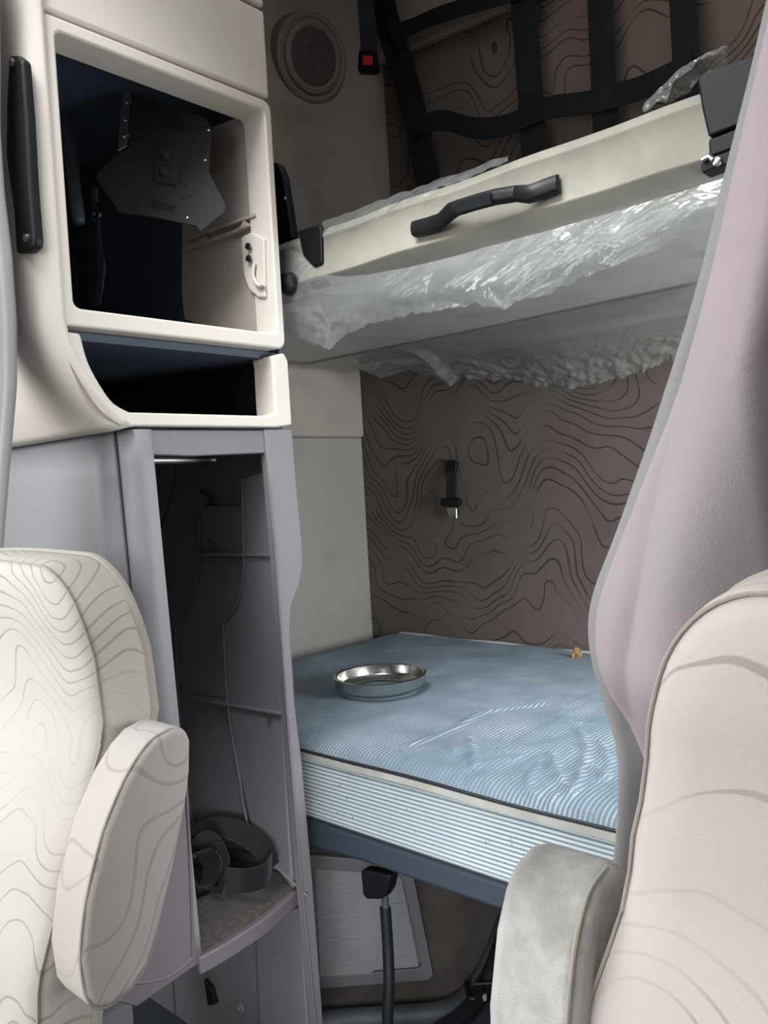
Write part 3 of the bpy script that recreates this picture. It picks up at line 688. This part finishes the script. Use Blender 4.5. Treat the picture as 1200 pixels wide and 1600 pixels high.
# ------------------------------------------------------------------ plastic film
def film_front(s, t):
    # s along the bunk, t 0 at the front edge, 1 at the torn edge
    us = 446 + s * (1165 - 446)
    ks = [(446, 385, 520), (470, 398, 530), (500, 425, 538), (516, 430, 547), (540, 432, 524), (580, 428, 505), (640, 418, 492), (700, 403, 482), (752, 388, 478), (790, 378, 484), (806, 374, 470), (850, 362, 462), (900, 348, 436), (960, 331, 416), (1010, 316, 398), (1060, 301, 372), (1112, 284, 350), (1165, 268, 332)]
    for (u0, a0, b0), (u1, a1, b1) in zip(ks, ks[1:]):
        if us <= u1:
            f = (us - u0) / (u1 - u0); a = a0 + (a1 - a0) * f; b = b0 + (b1 - b0) * f; break
    jag = 7 * nz((us * .06, 1, 0), 1) + 4 * nz((us * .21, 3, 0), 1)
    v = a + (b + jag - a) * t
    yy = 1.052 - .022 * math.sin(min(1, t * 1.4) * 1.57) + .03 * t
    p = P(us, v, y=yy)
    q = Vector((p.x * .8, p.z * 2.6 + p.x * .9, 0))
    amp = .2 + .8 * min(1, t * 2.5)
    cr = abs(nz(q, 9, 3)) * .7 + (abs(nz(q, 29, 8)) * .32 + abs(nz(q, 60, 1)) * .16) * max(0, min(1, .5 + 2.2 * nz(q, 6, 12)))
    return p + Vector((0, -.008 * cr * amp, .003 * nz(q, 20, 5) * amp))
bm = NB(); grid(bm, film_front, 260, 44)
f1 = single('hanging_film', bm, 'film', 'clear crinkled film with a torn edge under the front of the upper bunk', 'plastic film', P(780, 470, y=1.06), sharp=3, recalc=False)
def film_rear(s, t):
    us = 565 + s * (1062 - 565)
    ks = [(565, 573), (600, 588), (640, 578), (690, 588), (706, 604), (720, 586), (760, 592), (800, 590), (850, 600), (900, 603), (960, 592), (1010, 576), (1062, 556)]
    for (u0, b0), (u1, b1) in zip(ks, ks[1:]):
        if us <= u1: f = (us - u0) / (u1 - u0); b = b0 + (b1 - b0) * f; break
    jag = 5 * nz((us * .09, 7, 0), 1) + 4 * nz((us * .25, 2, 0), 1)
    end = P(us, b, y=1.93)
    st = Vector((end.x + .01 + .16 * s * s, 1.66, 1.561))
    p = st.lerp(end, t); p.z += .012 * math.sin(t * math.pi)
    p.z -= .002 * jag * max(0, (t - .75) / .25) ** 2
    q = Vector((p.x, p.y * 1.5, p.z))
    rough_ = max(0, (t - .45) / .55)
    cr = abs(nz(q, 16, 2)) * .5 + abs(nz(q, 40, 6)) * .4
    p += Vector((0, -.03 * cr * rough_, .016 * nz((q.x * .22, q.y * 1.6 - q.x * .3, 0), 6, 4) * (1 - rough_) * math.sin(t * math.pi) - .02 * cr * rough_))
    p.z = min(p.z, 1.560)
    return p
bm = NB(); grid(bm, film_rear, 220, 60)
single('hanging_film', bm, 'film_dull', 'dull film sagging below the rear of the upper bunk against the brown wall', 'plastic film', P(850, 595, y=1.93), sharp=3, recalc=False)
def scrap(s, t):
    a = [(1008, 176), (1030, 150), (1060, 118), (1092, 96), (1122, 84), (1143, 78)]
    b = [(1052, 168), (1064, 152), (1085, 142), (1105, 122), (1128, 112), (1142, 108)]
    i = min(int(s * 5), 4); f = s * 5 - i
    u = (a[i][0] * (1 - f) + a[i + 1][0] * f) * (1 - t) + (b[i][0] * (1 - f) + b[i + 1][0] * f) * t
    v = (a[i][1] * (1 - f) + a[i + 1][1] * f) * (1 - t) + (b[i][1] * (1 - f) + b[i + 1][1] * f) * t
    v -= 16 * math.sin(t * math.pi) * (.4 + .6 * s)
    p = P(u, v, y=1.15 - .05 * math.sin(t * math.pi))
    return p + Vector((.008 * nz(p, 40, 2), -.022 * abs(nz(p, 28, 1)) - .012 * abs(nz(p, 60, 4)), .010 * nz(p, 35, 9)))
bm = NB(); grid(bm, scrap, 60, 30)
single('plastic_film', bm, 'film', 'crumpled scrap of clear film sticking up at the right end of the upper bunk', 'plastic film', P(1040, 160, y=1.12), sharp=3, recalc=False)
def film_top(s, t):
    us = 506 + s * 290
    vt = 354 - (us - 506) * .366; wd = 1 - s * .65
    p = P(us, vt + 16 * wd - 20 * wd * t, y=1.062 + .02 * t)
    return p + Vector((0, -.005 * abs(nz(p, 30, 4)) - .002, .007 * abs(nz(p, 22, 2)) * t + .002 * t + .006 * nz((us * .05, 0, 0), 1) * (1 - t)))
bm = NB(); grid(bm, film_top, 120, 14)
single('plastic_film', bm, 'film', 'thin clear film along the top edge of the upper bunk, left of its handle', 'plastic film', P(650, 300, y=1.07), sharp=3, recalc=False)

# ------------------------------------------------------------------ speaker
spk = thing('speaker', 'round grey speaker with a dark mesh centre set in the upper side panel', 'speaker', side_pt(479, 96) )
sc_ = side_pt(479, 97) + n_side * .028; n_spk = Vector((.95, -.16, -.25)).normalized()
bm = NB(); lathe(bm, sc_, n_spk, [(.126, -.06), (.122, .0), (.122, .004), (.114, .009), (.106, .007), (.104, .003), (.1, .003)], 64); obj('ring', bm, 'speaker', spk)
bm = NB(); lathe(bm, sc_, n_spk, [(.100, .003), (.097, .012), (.085, .016), (.079, .013), (.079, .002)], 64); obj('bezel', bm, 'speaker', spk)
bm = NB(); lathe(bm, sc_, n_spk, [(.0785, .004), (.0785, .0125), (.05, .0145), (0, .0155)], 64); obj('mesh_grille', bm, 'grille', spk)

# ------------------------------------------------------------------ hanging buckle and restraint net
bk = thing('hanging_belt_buckle', 'black belt buckle with a red button hanging on webbing right of the speaker', 'buckle', P(577, 118, y=1.6))
bm = NB(); ribbon(bm, spline([Vector((P(560, -120, y=1.6).x, 1.6, 2.798)), P(568, -60, y=1.6), P(571, 0, y=1.6), P(575, 50, y=1.6), P(576, 92, y=1.6)], 5), MW @ Vector((.042, 0, 0)), .004); obj('webbing', bm, 'net', bk)
dx = MW @ Vector((1, 0, 0)); dn = MW @ Vector((0, 0, 1))
def BK(u, v, d=0): return P(u, v, y=1.6) + dn * d
bm = NB(); prism(bm, [BK(561, 84), (BK(590, 84)), BK(595, 112), BK(590, 119), BK(564, 119), BK(559, 112)], dn * .022); obj('housing', bm, 'black', bk, bevel=.006)
bm = NB(); prism(bm, [BK(567, 95, .022), BK(582, 95, .022), BK(582, 110, .022), BK(567, 110, .022)], dn * .003); h = obj('button', bm, 'red', bk, bevel=.001); lbl(h, 'red release button')

nt = thing('bunk_restraint_net', 'black webbing restraint net hanging across the dark cloth wall above the upper bunk', 'net', P(800, 200, y=1.9))
YN = 1.97
def strap(pts, wpx, y=YN, wdir='h', name='strap', th=.004):
    q = spline([P(u, v, y=y + (0 if len(r) == 0 else r[0])) for u, v, *r in pts], 5)
    d = (P(pts[-1][0], pts[-1][1], y=y) - P(pts[0][0], pts[0][1], y=y)).normalized()
    w = Vector((0, 1, 0)).cross(d).normalized()
    d0 = (q[0] - CP).dot(-(MW @ Vector((0, 0, 1))))
    bm = NB(); ribbon(bm, q, w * (wpx / F * d0), th); obj(name, bm, 'net', nt)
strap([(590, -40), (604, 30), (628, 105), (648, 180), (668, 280), (680, 340)], 44)
strap([(812, -60), (822, 60), (832, 200), (836, 320)], 44)
strap([(935, -60), (940, 60), (946, 200), (950, 300)], 42)
strap([(1064, -60), (1070, 60), (1076, 180), (1080, 260)], 42)
strap([(575, 18), (618, 48), (690, 22), (790, -8), (860, -30)], 24, YN - .008)
strap([(645, 200), (690, 188), (740, 200), (790, 196), (850, 170), (920, 160), (1000, 138), (1080, 100)], 30, YN - .008)
bm = NB(); prism(bm, [P(592, 20, y=YN - .02), P(622, 28, y=YN - .02), P(634, 62, y=YN - .02), P(622, 78, y=YN - .02), P(598, 40, y=YN - .02)], (0, .006, 0)); obj('corner_patch', bm, 'net', nt)

# ------------------------------------------------------------------ strap hook on the brown wall
hk = thing('mounted_strap', 'small black strap anchor with buckle and metal tongue on the brown cloth wall', 'strap', P(708, 780, y=WB))
bm = NB(); q = [(700, 722), (703, 719), (712, 719), (717, 724), (716, 738), (711, 745), (700, 742), (701, 735)]
prism(bm, PP(q, y=WB - .001), (0, -.014, 0)); an = obj('anchor_plate', bm, 'black', hk, bevel=.004)
bm = NB(); lathe(bm, P(708, 727, y=WB - .015), (0, -1, 0), [(.008, 0), (.007, .004), (.003, .004), (0, .003)], 16); obj('bolt', bm, 'black_satin', an)
bm = NB(); ribbon(bm, spline([P(706, 737, y=WB - .016), P(706, 755, y=WB - .026), P(705, 782, y=WB - .024)], 5), (.034, 0, 0), .008); obj('webbing', bm, 'web', hk)
bm = NB(); q = [(692, 781), (696, 777), (719, 777), (724, 782), (723, 789), (717, 792), (697, 792), (692, 788)]
prism(bm, PP(q, y=WB - .016), (0, -.018, 0)); obj('buckle', bm, 'black', hk, bevel=.005)
bm = NB(); prism(bm, PP([(700, 792), (715, 792), (712, 808), (706, 809)], y=WB - .012), (0, -.012, 0)); h = obj('tongue', bm, 'zinc', hk, bevel=.002); lbl(h, 'metal tongue')
bm = NB(); tube(bm, [P(713, 795, y=WB - .028), P(713, 809, y=WB - .028)], .0022, 8); obj('pin', bm, 'steel', hk)

# ------------------------------------------------------------------ under the bunk
fwd = Vector((-.669, .743, 0)); rt = Vector((.743, .669, 0)); DP = 1.857
def U(s, z, d=0): return fwd * (DP + d) + rt * s + Vector((0, 0, z))
def UP(u, v, d=0): return PN(u, v, fwd * (DP + d), fwd)
foot = [U(-.55, 0), U(.06, 0)]
for k in range(9):
    a = k / 8 * .95; foot.append(U(.06 + .16 * math.sin(a), 0, .16 * (1 - math.cos(a))))
foot += [foot[-1] + Vector((-.05, .45, 0)), Vector((-1.70, 1.95, 0))]
bm = NB(); prism(bm, foot, (0, 0, .50)); struct('trim_5', bm, 'carpet', sharp=.9)
vp = thing('vent_panel', 'grey rounded louvre panel with worn slats on the carpeted box under the bunk', 'vent', U(-.09, .05))
def loop_px(c, r, n=5):
    """rounded loop through four picked corners, metres on the panel plane"""
    pts = [UP(*p) for p in c]; out = []
    for i, p in enumerate(pts):
        a = (pts[i - 1] - p).normalized(); b = (pts[(i + 1) % 4] - p).normalized()
        for k in range(n + 1):
            t = k / n; out.append((p + a * r).lerp(p, t).lerp(p.lerp(p + b * r, t), t))
    return out
oL = loop_px([(478, 1330), (642, 1344), (678, 1524), (482, 1540)], .02)
iL = loop_px([(488, 1352), (626, 1362), (659, 1506), (496, 1520)], .016)
bm = NB(); frame(bm, oL, iL, -fwd * .018); obj('frame', bm, 'vent', vp, bevel=.003)
bm = NB(); prism(bm, [p - fwd * .002 for p in iL], -fwd * .002); obj('back_plate', bm, 'vent', vp)
jogs = [.75, .50, .32, .22, .24, .22, .28, .42, .62, .5]
for k in range(9):
    t0 = k / 9; t1 = (k + 1) / 9
    def LP(s, t):
        a = Vector(UP(490, 1352)).lerp(UP(498, 1518), t); b = Vector(UP(628, 1362)).lerp(UP(657, 1506), t); return a.lerp(b, s)
    j = .12 + .76 * ((k * .37) % 1); j = [.7, .55, .38, .27, .2, .18, .22, .32, .48][k]; dz = Vector((0, 0, .005))
    top = [LP(.02, t0) , LP(j, t0), LP(j + .04, t0) + dz, LP(.98, t0) + dz]
    bot = [LP(.02, t1), LP(j + .03, t1), LP(j + .07, t1) + dz, LP(.98, t1) + dz]
    bm = NB()
    A = [bm.verts.new(p - fwd * .003) for p in top]; B = [bm.verts.new(p - fwd * .016) for p in bot]; C = [bm.verts.new(p - fwd * .003) for p in bot]
    for i in range(3):
        bm.faces.new((A[i], A[i + 1], B[i + 1], B[i])); bm.faces.new((B[i], B[i + 1], C[i + 1], C[i]))
    sl_o = obj('slat', bm, 'vent', vp, sharp=.5)
    bm = NB(); tube(bm, [p - fwd * .0165 for p in bot], .0014, 6); obj('worn_edge', bm, 'vent_edge', sl_o)
bm = NB(); lathe(bm, UP(666, 1514) - fwd * .011, -fwd, [(.005, 0), (.004, .003), (.0015, .003), (0, .002)], 12); obj('screw', bm, 'zinc', vp)

cb = thing('power_cable', 'black sheathed cable with a moulded plug hanging from the bunk rail to the floor', 'cable', P(604, 1700, y=1.10))
bm = NB(); prism(bm, PP([(579, 1350), (626, 1358), (620, 1384), (612, 1396), (588, 1396), (582, 1388)], y=1.11), (0, -.03, 0)); obj('plug', bm, 'black', cb, bevel=.006)
bm = NB(); tube(bm, [P(601, 1392, y=1.095), P(603, 1425, y=1.095)], .0065, 12); obj('strain_relief', bm, 'rail', cb)
g = P(612, 1720, y=1.06); g.z = .012
bm = NB(); tube(bm, spline([P(602, 1418, y=1.095), P(606, 1480, y=1.09), P(608, 1540, y=1.08), P(606, 1600, y=1.07), g], 8), .0105, 14); obj('sheath', bm, 'cable', cb)

wb = thing('wire_loom', 'black wire loom held by a clip, running along the floor under the bunk', 'cable', UP(735, 1545))
loom = [P(790, 1440, z=.12), P(772, 1490, z=.08), P(752, 1530, z=.045), P(728, 1560, z=.03), P(690, 1582, z=.028), P(600, 1590, z=.028), P(505, 1598, z=.028)]
bm = NB(); tube(bm, spline(loom, 8), .024, 12); obj('sheath', bm, 'rubber', wb)
bm = NB(); tube(bm, spline([p + Vector((.03, -.05, -.005 if i > 3 else 0)) for i, p in enumerate(loom[:5])] , 8), .02, 12); obj('branch', bm, 'cable', wb)
cz = P(740, 1541, z=.06)
bm = NB(); tube(bm, spline([P(728, 1535, z=.08), P(735, 1560, z=.07), P(752, 1550, z=.075), P(746, 1530, z=.09)], 6), .006, 8); obj('clip', bm, 'black', wb)
bm = NB(); tube(bm, [P(742, 1538, z=.085), P(790, 1535, z=.09)], .004, 8); obj('tie', bm, 'black', wb)
bm = NB(); c = P(752, 1556, z=.05); box(bm, c - Vector((.012, .004, .006)), c + Vector((.012, .004, .006))); h = obj('tag', bm, 'white_tape', wb); lbl(h, 'small pale tag')

# crumpled rubber mat by the foot of the tower
def rub(s, t):
    x = -1.30 + s * .42; y = .50 + t * .44
    p = Vector((x, y, .0)); e = max(0, min(s, 1 - s, t, 1 - t) * 6); e = min(1, e)
    p.z = .006 + e * (.05 + .035 * nz(p, 7, 3) + .02 * nz(p, 14, 5))
    return p
bm = NB(); grid(bm, rub, 50, 50)
single('floor_mat', bm, 'rubber', 'dark rumpled rubber floor mat at the foot of the tower behind the left seat', 'mat', (-1.1, .7, 0), solid=.006, sharp=3)

# ------------------------------------------------------------------ seats
def interp(tab, z):
    if z <= tab[0][0]: return tab[0][1]
    for (a, b), (c, d) in zip(tab, tab[1:]):
        if z <= c:
            f = (z - a) / (c - a); f = f * f * (3 - 2 * f) * .5 + f * .5; return b + (d - b) * f
    return tab[-1][1]
YFR = [(.42, .335), (.55, .338), (.70, .352), (.80, .385), (.88, .422), (.95, .444), (1.02, .440), (1.08, .427), (1.14, .418)]
def seat(label, x_in, sgn, cloth, ztop, ybias, taper):
    """x_in = aisle-side face of the backrest; sgn = +1 when the seat extends to +x from there"""
    W = .48; cx = x_in + sgn * W / 2; hw = W / 2
    s = thing('truck_seat', label, 'seat', (cx, .25, 0))
    # outline: half-width against height, rounded shoulders
    out = []
    zb = .44; R = .085
    NB_ = 26
    for k in range(NB_): out.append((1, zb + (ztop - R - zb) * k / NB_))
    for k in range(13):
        a = k / 12 * math.pi / 2; out.append((1 - (R / hw) * (1 - math.cos(a)), ztop - R + R * math.sin(a)))
    right = [(cx + hw * f, z) for f, z in out]; top = [(cx + (hw - R) * (1 - 2 * k / 10), ztop + .004 * math.sin(k / 10 * math.pi)) for k in range(1, 10)]
    left = [(cx - hw * f, z) for f, z in out][::-1]; bot = [(cx - hw * (1 - 2 * k / 10), zb) for k in range(1, 10)]
    loop = right + top + left + bot; n = len(loop)
    zc = .80
    def ring(inset, yo, scale=None):
        r = []
        for i, (x, z) in enumerate(loop):
            if True:
                px_, pz = loop[i - 1]; nx_, nz_ = loop[(i + 1) % n]
                tx, tz = nx_ - px_, nz_ - pz; L = math.hypot(tx, tz) or 1
                x2, z2 = x - tz / L * inset, z + tx / L * inset
            if scale is not None: x2 = cx + (x2 - cx) * scale
            yf = interp(YFR, z2) + ybias
            ti = interp(taper, z2)
            r.append((cx + (x2 - cx) * (1 - ti / hw), yf + yo, z2))
        return r
    rings = [ring(.03, .075), ring(.006, .072), ring(0, .062), ring(0, .035), ring(.001, .016), ring(.006, .004), ring(.018, -.003), ring(.045, -.006),
             ring(.045, -.006, .75), ring(.045, -.006, .5), ring(.045, -.006, .25), ring(.045, -.006, 0)]
    bm = NB(); Vs = [[bm.verts.new(p) for p in r] for r in rings]
    for A, B in zip(Vs, Vs[1:]):
        for i in range(n): j = (i + 1) % n; bm.faces.new((A[i], A[j], B[j], B[i]))
    bm.faces.new(Vs[0][::-1])
    bmesh.ops.remove_doubles(bm, verts=Vs[-1], dist=.0008); bmesh.ops.dissolve_degenerate(bm, edges=bm.edges, dist=1e-5)
    obj('backrest', bm, cloth, s, sharp=3)
    seam = ring(.0045, .0035)
    bm = NB(); tube(bm, seam[:n - 9], .0013, 6); obj('piping', bm, 'piping', s)
    bm = NB()
    for i in range(0, n - 9):
        pass
    # fuzzy rear edge binding
    tube(bm, ring(.004, .066)[:n - 9], .007, 8); obj('rear_binding', bm, 'piping', s)
    # seat cushion and base
    bm = NB(); box(bm, (cx - .25, -.12, .36), (cx + .25, .345 + ybias, .50)); obj('seat_cushion', bm, cloth, s, bevel=.05, seg=5)
    bm = NB(); box(bm, (cx - .18, -.02, 0), (cx + .18, .34, .36)); obj('pedestal', bm, 'black', s, bevel=.02)
    # folded-up armrest on the aisle side
    side = [(.462, .949), (.486, .954), (.503, .947), (.507, .934), (.504, .90), (.496, .866), (.474, .80), (.452, .745), (.438, .718), (.418, .701), (.395, .694), (.377, .700), (.368, .718), (.365, .757), (.375, .81), (.398, .871), (.425, .915), (.445, .937)]
    return s, side
sl_, side0 = seat('pale patterned cloth seat at the left with its armrest folded up beside the tower', -.83, -1, 'seat', 1.136, 0, [(0, 0), (2, 0)])
def armrest(s, x0, x1, mat, dy, dz, sh):
    side = [(y + sh * (.95 - z), z) for y, z in side0]
    pts = [Vector((x0, y + dy, z + dz)) for y, z in side]
    bm = NB(); prism(bm, pts, (x1 - x0, 0, 0)); a = obj('armrest', bm, mat, s, bevel=.015, seg=5)
    o = []
    bm = NB(); tube(bm, spline([Vector((x0 - .0045, y + dy, z + dz)) for y, z in [((y - .436) * .975 + .436, (z - .826) * .985 + .826) for y, z in side[7:] + side[:2]]], 4), .0014, 6); obj('piping', bm, 'piping', a)
    c = Vector((0, .415 + dy, .735 + dz))
    bm = NB(); lathe(bm, Vector((x1, c.y, c.z)), (x1 - x0, 0, 0), [(.02, -.01), (.02, abs(x_gap(x1, s)) ), (0, abs(x_gap(x1, s)))], 16); obj('hinge_pin', bm, 'black', s)
def x_gap(x1, s): return .03
armrest(sl_, -.755, -.822, 'arm_cloth', 0, 0, 0)
sr_, side0 = seat('mauve-beige patterned cloth seat close by at the right with a soiled folded armrest', -.255, 1, 'seat2', 1.14, 0, [(.84, 0), (.97, .030), (1.03, .045), (1.08, .056), (1.14, .06)])
armrest(sr_, -.240, -.302, 'arm_dirty', -.022, .0, .33)

# ------------------------------------------------------------------ curtains
def keyed(tab, v):
    if v <= tab[0][0]: return tab[0][1]
    for (a, b), (c, d) in zip(tab, tab[1:]):
        if v <= c: f = (v - a) / (c - a); return b + (d - b) * f
    return tab[-1][1]
LE = [(-120, 1212), (0, 1182), (100, 1160), (200, 1136), (300, 1113), (400, 1092), (500, 1067), (580, 1043), (660, 1018), (750, 985), (810, 963), (870, 940), (910, 922), (950, 911), (985, 908), (1020, 911), (1060, 920), (1100, 933), (1150, 950), (1185, 957), (1240, 959), (1300, 957), (1360, 951), (1420, 942), (1500, 934), (1640, 925), (1800, 915)]
lez = [(P(u, v, y=.72).z, P(u, v, y=.72).x) for v, u in LE][::-1]
import bisect
def le_x(z):
    # smooth interpolation by height
    zs_ = [a for a, b in lez]
    i = max(1, min(len(zs_) - 1, bisect.bisect_left(zs_, z)))
    a, b = lez[i - 1], lez[i]; f = (z - a[0]) / (b[0] - a[0]); return a[1] + (b[1] - a[1]) * f
def le_s(z): return sum(le_x(z + d) for d in (-.02, -.01, 0, .01, .02)) / 5
Z0, Z1 = lez[0][0], lez[-1][0]
HEM = .027
def curt_xz(x, z):
    xl = le_s(z); d = x - xl
    pin = max(0, min(1, (1.02 - z) / .14)); pin = pin * pin * (3 - 2 * pin)
    y = .72 - .035 * math.sin(min(1, max(0, d) / .17) * math.pi) ** 1.5 * (1 - .5 * pin)
    xb = -.222 + max(0, z - 1.28) * .22
    q = max(0, min(1, (x - xb) / .040)); q = q * q * (3 - 2 * q)
    y += (.20 * q) * (1 - pin) - .05 * (1 - math.cos(max(0, x - xb - .05) * 30)) * .5 * (1 - pin)
    g = math.exp(-((x - xb + .055 + .25 * max(0, 1.25 - z)) / .016) ** 2)
    y += .011 * g * (1 - pin)
    y += .07 * pin * min(1, max(0, d) / .05)
    y += .006 * nz((x * 3, z * .8, 0), 3)
    y += .0035 * math.exp(-((d - HEM) / .0025) ** 2)
    if d < .012: y += .008 * (1 - d / .012) ** 2
    return Vector((x, y, z))
def cl(s, t):
    z = Z0 + (Z1 - Z0) * t; xl = le_s(z) + HEM; return curt_xz(xl + (.40 - xl) * s ** 1.6, z)
def hem(s, t):
    z = Z0 + (Z1 - Z0) * t; return curt_xz(le_s(z) + HEM * s, z)
ct = thing('sleeper_curtain', 'mauve padded sleeper curtain gathered behind the right seat', 'curtain', (-.2, .72, Z0))
bm = NB(); grid(bm, cl, 240, 120); obj('cloth', bm, 'curtain', ct, solid=.010, sharp=3)
bm = NB(); grid(bm, hem, 12, 120); h = obj('hem', bm, 'curtain_grey', ct, solid=.010, sharp=3); lbl(h, 'stitched hem along the edge, greyed for its turned-away shade')  # grey colour paints the shade where the curtain edge turns away
bm = NB()
for k in range(0, 240):
    z = Z0 + (Z1 - Z0) * k / 240
    if k % 2 == 0: tube(bm, [curt_xz(le_s(z + e) + HEM - .002, z + e) + Vector((0, -.0006, 0)) for e in (0, .0018, .0036)], .0008, 5)
obj('stitching', bm, 'stitch', ct)
# left curtain edge
LC = [(-100, -4), (0, 0), (100, 2), (200, 2), (300, 8), (400, 20), (500, 27), (600, 27), (680, 20), (760, 14), (860, 6), (960, -2), (1300, -10)]
lcz = [(P(u, v, y=.524).z, P(u, v, y=.524).x) for v, u in LC][::-1]
def curt2(s, t):
    z = lcz[0][0] + (lcz[-1][0] - lcz[0][0]) * t
    xr = keyed(lcz, z); x = xr - .11 * s
    y = .524 + .010 * (1 - math.cos(s * 10 + .4 * math.sin(z * 3))) * .5 - .006 * math.sin(min(1, s * 9) * math.pi) + .003 * nz((x * 3, z, 0), 3)
    return Vector((x, y, z))
bm = NB(); grid(bm, curt2, 60, 60)
single('sleeper_curtain', bm, 'curtain_grey', 'pale grey sleeper curtain hanging at the left edge in front of the beige cabinet', 'curtain', (-1.2, .525, lcz[0][0]), solid=.008, sharp=3)

# ------------------------------------------------------------------ daylight and added fill lights
w = bpy.data.worlds.new('world'); SC.world = w; w.use_nodes = True
nt_ = w.node_tree; bg = nt_.nodes['Background']
tc = nt_.nodes.new('ShaderNodeTexCoord'); sp_ = nt_.nodes.new('ShaderNodeSeparateXYZ'); nt_.links.new(tc.outputs['Generated'], sp_.inputs[0])
mr = nt_.nodes.new('ShaderNodeMapRange'); nt_.links.new(sp_.outputs[2], mr.inputs[0]); mr.inputs[1].default_value = -.08; mr.inputs[2].default_value = .12
mx = nt_.nodes.new('ShaderNodeMix'); mx.data_type = 'RGBA'; nt_.links.new(mr.outputs[0], mx.inputs[0])
mx.inputs[6].default_value = (.30, .30, .29, 1); mx.inputs[7].default_value = (.93, .98, 1.0, 1)
nt_.links.new(mx.outputs[2], bg.inputs[0]); bg.inputs[1].default_value = 1.15

def area(name, loc, aim, sx, sy, power, col=(1, 1, 1)):
    d = bpy.data.lights.new(name, 'AREA'); d.shape = 'RECTANGLE'; d.size = sx; d.size_y = sy; d.energy = power; d.color = col
    o = bpy.data.objects.new(name, d); COL.objects.link(o); o.location = loc
    o.rotation_euler = (Vector(aim) - Vector(loc)).to_track_quat('-Z', 'Y').to_euler(); return o
def spread(o, deg): o.data.spread = math.radians(deg)
spread(area('added_bunk_fill', (-.72, .42, 2.15), (-.85, 1.5, .7), .7, .3, 3.4, (.95, .98, 1)), 62)  # added fill onto the mattress and bunk front, no lamp fitting there
area('added_sleeper_fill', (WR - .01, 1.52, 1.11), (-1.5, 1.5, .8), .62, .62, 24, (.93, .98, 1))  # added fill at the invented window opening, brightens mattress and rear wall
area('added_upper_wall_fill', (-.7, 1.35, 2.77), (-.75, 1.5, 0), .5, .3, 1.7, (1, .95, .9))  # added soft fill for the dim wall above the upper bunk
spread(area('windshield_daylight', (-1.0, -.98, 1.55), (-.85, 1.2, .6), 1.6, .7, 8.5, (.95, .98, 1)), 110)
spread(area('added_underbunk_fill', (-.50, .42, .66), (-1.2, 1.3, .2), .28, .18, 1.15, (.97, .98, 1)), 70)  # added low fill that brightens the vent and the space under the bunk
spread(area('side_window_daylight', (-1.90, -.35, 1.36), (-.9, .75, 1.15), .8, .5, 5.5, (.95, .99, 1)), 130)
vs = SC.view_settings; vs.view_transform = 'Standard'; vs.look = 'None'; vs.gamma = 1; vs.use_curve_mapping = False; vs.exposure = 0.25
SC.cycles.max_bounces = 10; SC.cycles.transparent_max_bounces = 16
